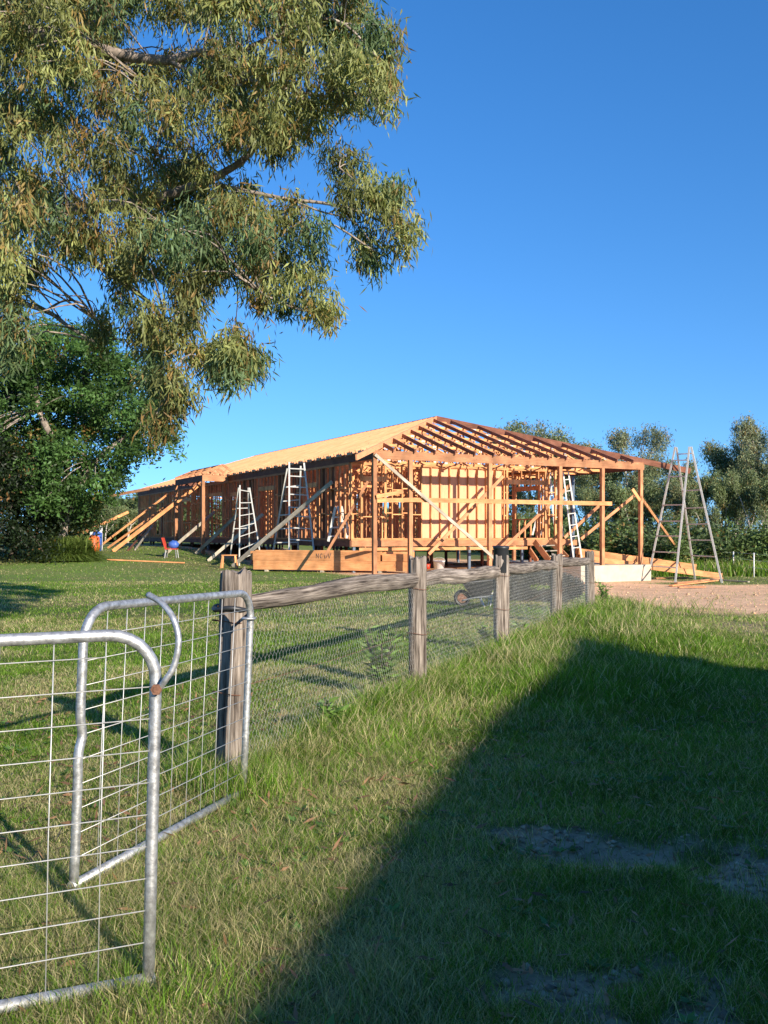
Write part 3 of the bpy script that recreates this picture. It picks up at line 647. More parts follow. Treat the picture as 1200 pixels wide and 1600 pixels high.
# ------------------------------------------------------------------ beam stacks
P0 = V(-5.25, 38.5, 0); P1 = V(.95, 36.5, 0); dd = (P1 - P0).normalized(); nn = V(dd.y, -dd.x, 0)     # nn points to the camera
for k in range(3):
    q = P0 + dd * (.6 + 2.4 * k); bm = B(); stick(bm, q - nn * .55 + V(0, 0, .04), q + nn * .25 + V(0, 0, .04), .1, .08)
    tag(obj('timber_block', bm, GREYW, loc=q), ['grey timber block under the left end of the big beam stack', 'grey timber block under the middle of the big beam stack', 'grey timber block under the right end of the big beam stack'][k], 'timber block', 'blocks under the beam stack')
def lbl(n_, bm_, m_, l_, c_, g_=None, loc=None): return tag(obj(n_, bm_, m_, loc=loc), l_, c_, g_)
bw = None
for (o, z, L0, L1, lb) in ((0, .27, 0, 6.5, 'lower front orange beam of the big stack before the house'), (0, .645, -.02, 5.4, 'upper front orange beam of the stack, marker writing on its face'), (-.36, .27, .1, 6.4, 'lower rear orange beam of the big stack before the house'), (-.36, .64, -.3, 6.6, 'upper rear orange beam jutting left from the big stack')):
    bm = B(); a = P0 + dd * L0 + nn * o; e = P0 + dd * L1 + nn * o; stick(bm, V(a.x, a.y, z), V(e.x, e.y, z), .3, .37)
    ob = lbl('timber_beam', bm, PINE, lb, 'beam', 'orange beams stacked before the house', loc=V(a.x, a.y, z))
    if 'writing' in lb: bw = ob
bm = B(); a = P0 + dd * 5.5 + nn * .02; e = P0 + dd * 6.55 + nn * .02; stick(bm, V(a.x, a.y, .60), V(e.x, e.y, .60), .3, .28); lbl('timber_beam', bm, PINE, 'short orange beam offcut beside the right end of the stack top', 'beam', 'orange beams stacked before the house', loc=a)
bm = B(); a = P0 + dd * .1 + nn * .05; e = P0 + dd * 5.2 + nn * .05; stick(bm, V(a.x, a.y, .85), V(e.x, e.y, .85), .2, .035); lbl('timber_plank', bm, PINE, 'long thin orange plank on top of the big beam stack', 'plank', loc=a)
# marker writing  N C D V  on the beam's face
bm = B(); org = P0 + dd * 2.75 + nn * .156; sc_ = .19
G = {'N': [[(0, 0), (0, 1), (.6, 0), (.6, 1)]], 'C': [[(.6, .85), (.35, 1), (.08, .75), (.03, .35), (.25, .02), (.6, .12)]], 'D': [[(0, 0), (.05, 1), (.45, .85), (.6, .5), (.4, .12), (0, 0)]], 'V': [[(0, 1), (.3, 0), (.75, 1.1)]]}
xo = 0
for ch, adv in (('N', .85), ('C', 1.05), ('D', .75), ('V', .8)):
    for stq in G[ch]:
        pts = [org + dd * ((xo + x * .85) * sc_) + V(0, 0, .56 + z * sc_ * .95) for x, z in stq]
        tube(bm, pts, .010, 5)
    xo += adv
obj('marker_writing', bm, INK, bw)
# right hand pack of long boards running down off the slab
R0 = gnd(1127, 905); Lf = at(905, 876, 41.5)
for k, (o, dz, cut, lb) in enumerate(((0, .14, 0, 'front lowest orange board of the long pack at the right, nearest the ladder'), (.3, .145, .5, 'rear lowest orange board of the long pack at the right'), (.12, .40, 1.2, 'middle orange board on top of the long pack at the right'), (.35, .42, 2.8, 'shorter rear orange board on top of the right hand pack'))):
    dv = (Lf - R0).normalized(); nv_ = V(dv.y, -dv.x, 0) * -1; bm = B()
    a = R0 + dv * cut + nv_ * -o + V(0, 0, dz); e = Lf + nv_ * -o + V(0, 0, dz); stick(bm, a, e, .16 + .06 * (k % 2), .25)
    lbl('timber_board', bm, PINE, lb, 'board', 'long orange boards at the right', loc=a)
random.seed(21)
for k, (pa, pb, w_, m, lb) in enumerate((((1048, 917), (1120, 910), .16, PINE, 'orange plank flat on the dirt under the big trestle ladder'), ((1056, 913), (1128, 905), .14, PINEB, 'brown plank lying behind the orange one under the trestle ladder'), ((1024, 905), (1075, 904), .12, PINEB, 'brown plank on the dirt beside the slab corner'), ((1060, 920), (1102, 919), .10, PINEB, 'short brown offcut lying nearest, in front of the trestle ladder'), ((1106, 907), (1170, 911), .12, GREYW, 'grey plank on the dirt right of the trestle ladder'),
        ((168, 876), (288, 881), .14, PINE, 'long orange plank on the lawn at the far left'), ((700, 886), (790, 887), .3, GREYW, 'grey plank on the dirt behind the third fence post'), ((795, 878), (845, 880), .4, PINE, 'orange offcut lying under the house front'))):
    a = gnd(*pa) + V(0, 0, .05); e = gnd(*pb) + V(0, 0, .05 + .04 * (k == 0)); bm = B(); stick(bm, a, e, w_, .05); lbl('loose_plank', bm, m, lb, 'plank', 'planks lying on the ground', loc=a)
# stair stringers leaning on the floor platform
st_ = thing('timber_steps', onT(860, 876, .5), 'rough dark timber steps leaning on the floor platform', 'steps')
for a, c_ in (((835, 846), (858, 876)), ((860, 845), (886, 872)), ((828, 860), (840, 878))):
    bm = B(); stick(bm, onT(*a, 1.2), onT(*c_, .4), .05, .26); obj('stringer', bm, PINEB, st_)
for k in range(3):
    bm = B(); stick(bm, onT(840 + 8 * k, 853 + 8 * k, 1.0 - .25 * k), onT(864 + 8 * k, 852 + 8 * k, 1.0 - .25 * k), .26, .04); obj('tread', bm, GREYW, st_)

# ------------------------------------------------------------------ site clutter
def lathe(prof, c, n=24):
    bm = B(); rg = [[bm.verts.new(Vector(c) + V(math.cos(a) * r, math.sin(a) * r, z)) for a in np.linspace(0, 2 * math.pi, n, endpoint=False)] for r, z in prof]
    for i in range(len(rg) - 1):
        for k in range(n): bm.faces.new((rg[i][k], rg[i][(k + 1) % n], rg[i + 1][(k + 1) % n], rg[i + 1][k])).smooth = True
    return bm
c = gnd(686, 892); bk = thing('white_bucket', c, 'white plastic bucket on the dirt under the verandah beam', 'bucket')
obj('bucket_body', lathe([(0, 0), (.20, 0), (.235, .38), (.25, .38), (.25, .42), (.225, .42), (.19, .03), (0, .03)], c), WHITE, bk)
bm = B(); tube(bm, [c + V(math.cos(a) * .25, -.02, .40 + math.sin(a) * .16) for a in np.linspace(0, math.pi, 12)], .007, 5); obj('bucket_handle', bm, WIRE, bk)
c = gnd(668, 889); lb = lathe([(0, 0), (.10, 0), (.125, .22), (.10, .22), (0, .2)], c, 16); lbl('paint_tin', lb, RED, 'small dark red tin beside the white bucket', 'tin', loc=c)
# wheelbarrow behind the fence
c = gnd(748, 947); wb = thing('wheelbarrow', c, 'dark metal wheelbarrow parked behind the fence between second and third posts', 'wheelbarrow')
sc2 = c.y / F; bm = B()
top = [(-20, 34), (26, 38), (30, 38), (-16, 36)]
r0 = [c + V(x * sc2, y_ * .01, z * sc2) for x, y_, z in ((-26, -25, 37), (26, -25, 42), (26, 25, 42), (-26, 25, 37))]; r1 = [c + V(x * sc2, y_ * .01, z * sc2) for x, y_, z in ((-12, -15, 16), (18, -15, 18), (18, 15, 18), (-12, 15, 16))]
va = [bm.verts.new(p) for p in r0]; vb = [bm.verts.new(p) for p in r1]
for i in range(4): bm.faces.new((va[i], va[(i + 1) % 4], vb[(i + 1) % 4], vb[i]))
bm.faces.new(vb)
bmesh.ops.solidify(bm, geom=list(bm.faces), thickness=.012)
tube(bm, r0 + [r0[0]], .012, 6, False); obj('tray', bm, flat('dark_tray', (.07, .075, .08), .5, .4), wb)
for sg in (-1, 1):
    bm = B(); tube(bm, smoothpts([c + V(-26 * sc2, .05 * sg, 9 * sc2), c + V(-6 * sc2, .14 * sg, 14 * sc2), c + V(18 * sc2, .2 * sg, 17 * sc2), c + V(44 * sc2, .26 * sg, 30 * sc2)]), .016, 8); obj('handle', bm, GALV, wb)
    bm = B(); tube(bm, smoothpts([c + V(2 * sc2, .16 * sg, 14 * sc2), c + V(8 * sc2, .2 * sg, 0), c + V(16 * sc2, .2 * sg, 0), c + V(18 * sc2, .18 * sg, 16 * sc2)]), .012, 6); obj('leg', bm, GALV, wb)
wc = c + V(-26 * sc2, 0, .17); bm = B(); tube(bm, [wc + V(math.cos(a) * .14, 0, math.sin(a) * .14) for a in np.linspace(0, 6.2832, 24)], .035, 8, False); wh = obj('wheel', bm, BLACK, wb)
bm = B(); tube(bm, [wc + V(0, -.04, 0), wc + V(0, .04, 0)], .1, 16); obj('rim', bm, RUST, wh)
# roll of old wire netting against the fence
c = gnd(845, 940); bm = B(); random.seed(3)
for k in range(26):
    rr = .22 + .018 * k; pts = []
    cz = c + V(random.uniform(-.55, .55), random.uniform(-.2, .2), .36)
    for a in np.linspace(0, 6.28, 26):
        pts.append(cz + V(math.cos(a) * rr * random.uniform(.96, 1.04) * 1.15 + .1 * math.sin(a * 2), math.sin(a) * .2 * math.sin(k), math.sin(a) * rr * .6))
    tube(bm, pts, .004, 4, False)
for k in range(9000):
    a = random.uniform(0, 6.28); r = random.uniform(.1, 1) ** .5; p = c + V(math.cos(a) * r * .95, random.uniform(-.25, .25), max(.02, .33 + math.sin(a) * r * .33))
    tube(bm, [p, p + V(random.uniform(-.09, .09), random.uniform(-.06, .06), random.uniform(-.09, .09))], .008, 3, False)
lbl('netting_roll', bm, flat('dull_wire', (.045, .05, .042), .8), 'tangled dark roll of old wire netting behind the fourth fence post', 'wire netting', loc=c)
# red chair with a blue bag
c = gnd(268, 872); ch = thing('garden_chair', c, 'red plastic chair on the grass before the left wall', 'chair'); k_ = c.y / F
bm = B(); stick(bm, c + V(-.28, 0, .44), c + V(.28, 0, .44), .5, .04); obj('seat', bm, RED, ch)
bm = B(); stick(bm, c + V(-.25, 0, .44), c + V(-.42, 0, .98), .5, .035, up=V(1, 0, .2)); obj('backrest', bm, RED, ch)
for sx in (-1, 1):
    for sy in (-1, 1): bm = B(); stick(bm, c + V(.23 * sx, .2 * sy, .43), c + V(.28 * sx, .24 * sy, 0), .035, .035); obj('leg', bm, GALV, ch)
q = c + V(.1, 0, .46); bm = B(); bmesh.ops.create_icosphere(bm, subdivisions=3, radius=1)
for v in bm.verts: v.co = Vector((v.co.x * .26, v.co.y * .18, v.co.z * .20 + .19)) * (1 + .12 * mnoise.noise(v.co * 2)) + q
for f in bm.faces: f.smooth = True
lbl('cloth_bag', bm, BLUE, 'blue bag lying on the red chair', 'bag', loc=q)
# saw stool and orange drum
c = gnd(358, 888); ss = thing('saw_stool', c, 'low orange timber saw stool at the foot of the grey props', 'stool')
bm = B(); stick(bm, c + V(-.32, 0, .56), c + V(.34, 0, .56), .12, .05); obj('top', bm, PINE, ss)
for sx in (-1, 1):
    for sy in (-1, 1): bm = B(); stick(bm, c + V(.26 * sx, .05 * sy, .54), c + V(.32 * sx, .22 * sy, 0), .06, .05); obj('leg', bm, PINE, ss)
c = gnd(396, 881); lbl('safety_cone', lathe([(0, 0), (.2, 0), (.2, .03), (.13, .04), (.04, .72), (0, .72)], c, 20), ORNG, 'orange safety cone at the left end of the beam stack', 'cone', loc=c)
c = gnd(146, 862); q = lathe([(0, 0), (.3, 0), (.33, .2), (.30, .75), (.15, .85), (0, .85)], c, 20); lbl('plastic_drum', q, ORNG, 'orange plastic drum on the grass beside the strappy bush', 'drum', loc=c)
c = gnd(152, 861); q = lathe([(0, 0), (.22, 0), (.25, .6), (.25, .95), (.1, 1.0), (.09, 1.1), (0, 1.1)], c, 20); lbl('plastic_drum', q, BLUE, 'blue plastic drum right of the orange one', 'drum', loc=c)
g_ = gnd(140, 861); tr = thing('cutting_bench', g_, 'long pale pole resting on two thin stands at the far left', 'bench')
bm = B(); stick(bm, at(129, 833, g_.y), at(200, 800, g_.y + 2), .09, .14); obj('pole', bm, PINE, tr)
for x_, y_ in ((143, 826), (158, 820)): bm = B(); p = at(x_, y_, g_.y + .6); stick(bm, p, V(p.x, p.y, 0), .14, .1); obj('stand', bm, WHITE, tr)
c = onT(706, 884, 1.0)
for (px, py, w_, h_, m, l_, nm) in ((650, 884, .2, .3, BLACK, 'black toolbox on the dirt left of the white bucket', 'toolbox'), (726, 884, .55, .14, GREYW, 'low grey pile of offcuts under the verandah', 'offcut_pile'), (886, 893, .35, .3, WHITE, 'white sack of materials behind the fourth fence post', 'material_sack')):
    c = gnd(px, py); bm = B(); bmesh.ops.create_icosphere(bm, subdivisions=3, radius=1)
    for v in bm.verts:
        q = v.co.copy(); f_ = max(abs(q.x), abs(q.y), abs(q.z)) ** .6; v.co = Vector((q.x / f_ * w_, q.y / f_ * w_ * .6, q.z / f_ * h_ * .5 + h_ * .5)) * (1 + .06 * mnoise.noise(q * 3)) + c
    lbl(nm, bm, m, l_, nm.replace('_', ' '), loc=c)
# leafy weed at the fence
def leaves(name, pos, dr, Ln, Wd, col, m, parent, bend=.0):
    n = len(pos); base = np.array(wloc(parent)); pos = pos - base
    dr = dr / np.linalg.norm(dr, axis=1, keepdims=True); rv = rng.normal(size=(n, 3)); sd_ = np.cross(dr, rv); sd_ /= np.linalg.norm(sd_, axis=1, keepdims=True); nr2 = np.cross(dr, sd_)
    Ln = np.broadcast_to(Ln, n)[:, None]; Wd = np.broadcast_to(Wd, n)[:, None]; v = np.zeros((n, 4, 3))
    v[:, 0] = pos; v[:, 1] = pos + dr * Ln * .42 + sd_ * Wd / 2 + nr2 * Ln * bend; v[:, 2] = pos + dr * Ln; v[:, 3] = pos + dr * Ln * .42 - sd_ * Wd / 2 + nr2 * Ln * bend
    b_ = (np.arange(n) * 4)[:, None] + np.array([[0, 1, 2, 3]])
    me = fast_mesh(name, v, [b_], np.repeat(col[:, None, :], 4, 1).reshape(-1, 3)); o = obj(name, me, m, parent); return o
def weed(px, py, hgt, label, nst=9):
    c = gnd(px, py); t = thing('leafy_weed', c, label, 'weed', 'leafy weeds along the fence'); bm = B(); P = []; D = []
    for k in range(nst):
        a = random.uniform(0, 6.28); h = hgt * random.uniform(.55, 1); tp = c + V(math.cos(a) * .28 * h, math.sin(a) * .28 * h, h); pts = [c + V(math.cos(a) * .02, math.sin(a) * .02, 0), c.lerp(tp, .5) + V(0, 0, .05), tp]; tube(bm, smoothpts(pts, 3), .0035, 5)
        for j in range(13):
            f_ = random.uniform(.25, 1); q = pts[0].lerp(tp, f_); b2 = random.uniform(0, 6.28); P.append(q); D.append((math.cos(b2), math.sin(b2), random.uniform(-.1, .8)))
    obj('stem', bm, BARKD, t); n = len(P); col = np.array((.13, .22, .05)) * rng.uniform(.6, 1.6, (n, 1))
    leaves('foliage', np.array(P), np.array(D), rng.uniform(.06, .14, n), rng.uniform(.02, .04, n), col, LEAFD, t, .06); return t
weed(596, 1088, .66, 'tall leafy weed just left of the second fence post', 26); weed(762, 1012, .3, 'low leafy weed at the foot of the third fence post'); weed(812, 1000, .26, 'low leafy weed between third and fourth fence posts'); weed(945, 946, .55, 'leafy weed right of the last fence post', 12); weed(520, 1150, .28, 'small leafy weed in the grass below the netting')

n = 2600; x, y = scatter(n, 2.3, 9); me_col = np.array((.30, .17, .09)) * rng.uniform(.4, 1.4, (n, 1)); lit = bpy.data.objects.new('leaf_litter_origin', None)
dr_ = rng.normal(size=(n, 3)) * np.array((1, 1, .35)); dr_ /= np.linalg.norm(dr_, axis=1, keepdims=True); sd_ = np.stack([-dr_[:, 1], dr_[:, 0], rng.normal(size=n) * .4], 1); Ls = rng.uniform(.04, .11, n)[:, None]; z_ = gz(x, y) + rng.uniform(.01, .05, n)
p0_ = np.stack([x, y, z_], 1); vv = np.stack([p0_, p0_ + dr_ * Ls * .4 + sd_ * .008, p0_ + dr_ * Ls, p0_ + dr_ * Ls * .4 - sd_ * .008], 1)
tag(obj('leaf_litter', fast_mesh('leaf_litter', vv, [(np.arange(n) * 4)[:, None] + np.array([[0, 1, 2, 3]])], np.repeat(me_col[:, None, :], 4, 1).reshape(-1, 3)), LEAFD), 'dead brown gum leaves scattered in the near grass', 'leaf litter', kind='stuff')
bpy.data.objects.remove(lit)
# broad-leaved lawn weeds in the near grass
n = 420; x, y = scatter(n, 2.4, 8); P = np.repeat(np.stack([x, y, gz(x, y) + .015], 1), 9, 0); a = rng.uniform(0, 6.28, n * 9); D = np.stack([np.cos(a), np.sin(a), rng.uniform(.1, .7, n * 9)], 1)
Ls = rng.uniform(.02, .055, n * 9)[:, None]; S_ = np.stack([-np.sin(a), np.cos(a), 0 * a], 1) * Ls * .28; vv = np.stack([P, P + D * Ls * .5 + S_, P + D * Ls, P + D * Ls * .5 - S_], 1)
wc_ = np.repeat(np.array((.09, .17, .04)) * rng.uniform(.6, 1.5, (n, 1)), 9, 0)
tag(obj('lawn_weeds', fast_mesh('lawn_weeds', vv, [(np.arange(n * 9) * 4)[:, None] + np.array([[0, 1, 2, 3]])], np.repeat(wc_[:, None, :], 4, 1).reshape(-1, 3)), LEAFD), 'small flat leaved weeds growing through the near grass', 'weeds', kind='stuff')

# ------------------------------------------------------------------ far wire fence on the right
wf = thing('wire_fence', gnd(1146, 897), 'thin wire fence with white posts before the gum trees at the right', 'fence')
pp = [gnd(1106, 894), gnd(1146, 897), gnd(1178, 902), gnd(1216, 908), gnd(1265, 915)]
for p in pp: bm = B(); tube(bm, [p - V(0, 0, .1), p + V(0, 0, 1.15)], .03, 8); obj('post', bm, WHITE, wf)
bm = B()
for z in (.45, .8, 1.1):
    for k in range(4): tube(bm, [pp[k] + V(0, 0, z), pp[k + 1] + V(0, 0, z)], .006, 4)
obj('strand_wire', bm, WIRE, wf)

# ------------------------------------------------------------------ trees
def inpoly(x, y, poly):
    c = False; j = len(poly) - 1
    for i in range(len(poly)):
        xi, yi = poly[i]; xj, yj = poly[j]
        if (yi > y) != (yj > y) and x < (xj - xi) * (y - yi) / (yj - yi) + xi: c = not c
        j = i
    return c
def clump_leaves(centers, radii, nsub, nleaf, subr, cols, droop, sq=(1, 1, .8)):
    """centres -> sub-clusters -> leaf positions, directions and colours"""
    P, D, C = [], [], []
    for c, R, cc in zip(centers, radii, cols):
        v = rng.normal(size=(nsub, 3)); v /= np.linalg.norm(v, axis=1, keepdims=True); v *= (rng.random((nsub, 1)) ** .45) * R * np.array(sq)
        sc = np.array(c) + v; br = rng.uniform(.65, 1.35, (nsub, 1)); scol = np.array(cc) * br
        rus = rng.random(nsub) < RUSS[0] * (1 + 1.5 * (v[:, 2] > .2 * R)); scol[rus] = scol[rus] * .45 + np.array((.34, .16, .05)) * .55
        pos = np.repeat(sc, nleaf, 0) + rng.normal(size=(nsub * nleaf, 3)) * subr * np.array((1, 1, 1.25))
        d = rng.normal(size=(nsub * nleaf, 3)) * (1 - droop) + np.array((0, 0, -droop)); P.append(pos); D.append(d)
        C.append(np.repeat(scol, nleaf, 0) * rng.uniform(.75, 1.25, (nsub * nleaf, 1)))
    return np.concatenate(P), np.concatenate(D), np.concatenate(C)
RUSS = [.12]
# --- the big gum tree whose boughs hang in from the left
random.seed(5)
OUT = [(-60, -60), (588, -60), (590, 10), (598, 45), (620, 58), (628, 100), (627, 150), (612, 205), (600, 225), (578, 210), (556, 225), (565, 262), (590, 285), (625, 288), (632, 320), (655, 352), (648, 372), (622, 390), (618, 418), (600, 395), (588, 432), (568, 430), (560, 395), (556, 355), (520, 340), (490, 330), (470, 340), (500, 360), (512, 395), (492, 430), (492, 470), (522, 482), (516, 510), (494, 500), (470, 480), (440, 498), (415, 490), (395, 465), (372, 468), (372, 510), (385, 545), (415, 565), (412, 590), (370, 600), (330, 590), (300, 572), (280, 560), (262, 575), (290, 600), (304, 632), (290, 655), (262, 640), (244, 600), (226, 575), (190, 560), (150, 545), (140, 520), (148, 470), (120, 440), (70, 420), (45, 440), (35, 500), (45, 560), (20, 585), (-60, 590)]
HOLES = [(440, 285, 24), (355, 275, 16), (505, 290, 24), (470, 250, 14), (220, 78, 18), (250, 60, 12), (330, 180, 10), (150, 200, 9), (60, 250, 9), (480, 130, 10), (100, 150, 8), (350, 470, 15), (330, 500, 13), (300, 545, 12), (130, 440, 18), (95, 430, 16), (455, 470, 12), (250, 460, 10), (275, 250, 8), (575, 240, 10), (420, 320, 8), (178, 355, 8), (390, 60, 7), (520, 185, 9)]
euc = thing('gum_tree', V(-9.2, 14.5, 0), 'big drooping gum tree hanging in over the upper left of the picture', 'tree')
limbs = []
def limb(pts, r0, r1): P = smoothpts([at(*p) for p in pts], 5); limbs.append((P, [r0 + (r1 - r0) * i / (len(P) - 1) for i in range(len(P))])); return P
tb = B(); TK = smoothpts([V(-9.2, 14.5, -.2), V(-9.0, 14.5, 2.5), V(-8.6, 14.4, 5.0), V(-8.2, 14.3, 8), V(-7.0, 14.2, 11), V(-6, 14, 14)], 5)
tube(tb, TK, [.42 - .3 * i / (len(TK) - 1) for i in range(len(TK))], 14, jit=.06)
limb([(-330, 130, 14.3), (-150, 75, 14.2), (0, 55, 14.0), (65, 50, 13.8), (120, 66, 13.6), (190, 86, 13.4), (262, 94, 13.2), (310, 82, 13.1), (345, 92, 13.0), (400, 128, 12.9), (450, 150, 12.9)], .14, .02)
limb([(95, 60, 13.7), (140, 42, 13.5), (170, 22, 13.3), (185, -20, 13.2)], .07, .03)
limb([(262, 94, 13.2), (310, 118, 13.0), (345, 135, 12.8), (380, 132, 12.7)], .035, .012)
limb([(180, 86, 13.5), (225, 130, 13.3), (270, 150, 13.2), (320, 138, 13.0), (360, 140, 12.9)], .03, .012)
limb([(-330, 420, 14.4), (-100, 350, 14.0), (80, 330, 13.6), (200, 320, 13.4), (290, 295, 13.2), (345, 272, 13.0), (385, 245, 12.9), (412, 205, 12.8), (424, 188, 12.8)], .11, .02)
limb([(345, 290, 13.2), (400, 302, 13.0), (455, 312, 12.9), (510, 318, 12.8), (560, 330, 12.7), (600, 348, 12.7), (640, 362, 12.6)], .034, .008)
limb([(455, 312, 12.9), (500, 330, 12.8), (550, 345, 12.8), (580, 380, 12.7), (590, 410, 12.7)], .015, .006)
limb([(530, 262, 12.9), (555, 282, 12.9), (575, 300, 12.9)], .012, .006)
limb([(-330, 560, 14.4), (-120, 480, 14.0), (0, 462, 13.8), (40, 475, 13.7), (80, 490, 13.6), (110, 512, 13.5), (150, 535, 13.4)], .06, .02)
limb([(70, 487, 13.6), (100, 470, 13.5), (130, 475, 13.4), (150, 500, 13.3)], .02, .008); limb([(48, 440, 13.8), (75, 470, 13.6), (95, 498, 13.6)], .016, .01); limb([(45, 440, 13.8), (90, 460, 13.6), (135, 462, 13.5)], .014, .006)
limb([(60, 340, 13.6), (160, 420, 13.4), (230, 470, 13.2), (280, 530, 13.0), (340, 575, 12.9)], .05, .008); limb([(200, 320, 13.4), (300, 380, 13.1), (370, 430, 13.0), (430, 470, 12.8), (500, 492, 12.8)], .045, .007)
limb([(230, 470, 13.2), (255, 560, 13.1), (285, 630, 13.0)], .016, .006); limb([(300, 120, 13.1), (420, 60, 13), (520, 30, 12.9), (590, 90, 12.8)], .04, .01); limb([(400, 128, 12.9), (500, 150, 12.8), (580, 150, 12.8), (600, 190, 12.7)], .03, .008)
limb([(240, 250, 13.3), (262, 180, 13.1), (300, 150, 13.0), (340, 140, 13.0)], .02, .008)
for P, r in limbs: tube(tb, P, r, 8, jit=.08)
allp = [q for P, r in limbs for q in P] + TK[12:]
cents = []; rads = []; cols = []
def edged(x, y): return min(math.hypot(x - a, y - b_) for a, b_ in OUT)
tries = 0; pts2 = []
while len(pts2) < 360 and tries < 60000:
    tries += 1; x = random.uniform(-60, 660); y = random.uniform(-60, 660)
    if not inpoly(x, y, OUT): continue
    if any(math.hypot(x - a, y - b_) < r + 15 for a, b_, r in HOLES): continue
    if not all(inpoly(x + dx, y + dy, OUT) for dx, dy in ((8, 0), (-8, 0), (0, 11), (0, -5))): continue
    if any(math.hypot(x - p[0], y - p[1]) < (14 if len(pts2) > 210 else 22) for p in pts2): continue
    pts2.append((x, y))
pts2 += [(268, 598), (286, 622), (262, 640), (238, 600), (245, 665), (335, 585), (360, 592), (388, 580), (403, 570), (372, 556), (345, 560), (500, 490), (514, 496), (450, 482), (638, 362), (622, 385), (585, 412), (615, 305), (300, 560), (20, 540), (32, 515)]
for i, (x, y) in enumerate(pts2):
    dep = 13.1 + random.uniform(-1.5, 2.4) - .8 * (y > 330) ; rr = .19 if x > 540 or (y > 400) else .23
    if (x > 545 and y > 270) or (x > 490 and y > 470): dep = 12.7 + random.uniform(-.4, .4); rr = .17
    if y > 470: rr = .15
    y -= 8
    if any(math.hypot(x - a, y - b_) < r_ for a, b_, r_ in ((430, 545, 25), (330, 530, 18), (312, 610, 10), (395, 500, 12), (205, 640, 10))): continue
    cents.append(at(x, y, dep)); rads.append(rr * random.uniform(.8, 1.2)); tint = random.uniform(0, 1)
    cols.append(np.array((.215, .235, .080)) * random.uniform(.6, 1.35) if tint < .7 else np.array((.12, .18, .075)))
nvis = len(cents)
for k in range(130):   # the rest of the crown, above and left of the picture
    a = random.uniform(0, 6.28); r = random.uniform(.2, 1) ** .5
    p = V(-6.5 + math.cos(a) * r * 5.5, 14.5 + math.sin(a) * r * 5, random.uniform(9.2, 14.5) if k % 2 else random.uniform(4.5, 12))
    if p.x > -.405 * p.y - .6 and p.z < EYE + .575 * p.y: continue
    cents.append(p); rads.append(.5); cols.append(np.array((.085, .115, .035)))
for i, c in enumerate(cents):
    q = min(allp, key=lambda p: (p - c).length); L = (c - q).length; md = q.lerp(c, .5) + V(random.uniform(-.1, .1) * L, 0, .12 * L)
    tube(tb, smoothpts([q, md, c + V(0, 0, .08)], 3), [.006 + .006 * L * (1 - j / 6) for j in range(7)], 5)
obj('trunk', tb, BARKG, euc)
P, D, C = clump_leaves(cents[:nvis], rads[:nvis], 15, 20, .082, cols[:nvis], .66, (1.1, 1.1, .8)); n = len(P)
leaves('crown', P, D, rng.uniform(.10, .18, n), rng.uniform(.017, .028, n), C, LEAF, euc, .06)
P, D, C = clump_leaves(cents[nvis:], rads[nvis:], 16, 12, .14, cols[nvis:], .6); n = len(P)
leaves('crown', P, D, rng.uniform(.12, .22, n), rng.uniform(.03, .045, n), C, LEAF, euc, .06)
# --- the dark broad tree at the far left, and what grows under it
def bushy(name, label, cat, poly, Y0, dep, nc, rad, base, lc, leafL, leafW, droop, nsub, nl, subr, bark, trunkpts, holes=(), group=None, seed=1, gap=14):
    random.seed(seed); t = thing(name, base, label, cat, group); pts = []; tr_ = 0
    while len(pts) < nc and tr_ < 20000:
        tr_ += 1; x = random.uniform(min(p[0] for p in poly), max(p[0] for p in poly)); y = random.uniform(min(p[1] for p in poly), max(p[1] for p in poly))
        if inpoly(x, y, poly) and not any(math.hypot(x - a, y - b_) < r for a, b_, r in holes) and not any(math.hypot(x - p[0], y - p[1]) < gap for p in pts): pts.append((x, y))
    cs = [at(x, y, Y0 + random.uniform(-dep, dep)) for x, y in pts]
    bm = B(); TKs = [smoothpts(tp, 4) for tp in trunkpts]
    for T_ in TKs: tube(bm, T_, [.19 - .14 * i / (len(T_) - 1) for i in range(len(T_))], 10, jit=.1)
    al = [q for T_ in TKs for q in T_[4:]]
    for c in cs:
        q = min(al, key=lambda p: (p - c).length); L = (c - q).length
        tube(bm, smoothpts([q, q.lerp(c, .5) + V(0, 0, .1 * L), c], 3), [.012 + .006 * L * (1 - j / 6) for j in range(7)], 5)
    obj('trunk', bm, bark, t)
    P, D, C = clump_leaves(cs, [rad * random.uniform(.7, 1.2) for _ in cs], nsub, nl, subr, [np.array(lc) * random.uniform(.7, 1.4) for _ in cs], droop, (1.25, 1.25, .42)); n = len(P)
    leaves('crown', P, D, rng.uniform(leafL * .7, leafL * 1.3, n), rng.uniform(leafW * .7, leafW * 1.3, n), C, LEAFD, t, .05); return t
RUSS[0] = .02
b0 = gnd(98, 873); YT = b0.y
def tk(*a): return [at(x, y, YT + dy) for x, y, dy in a]
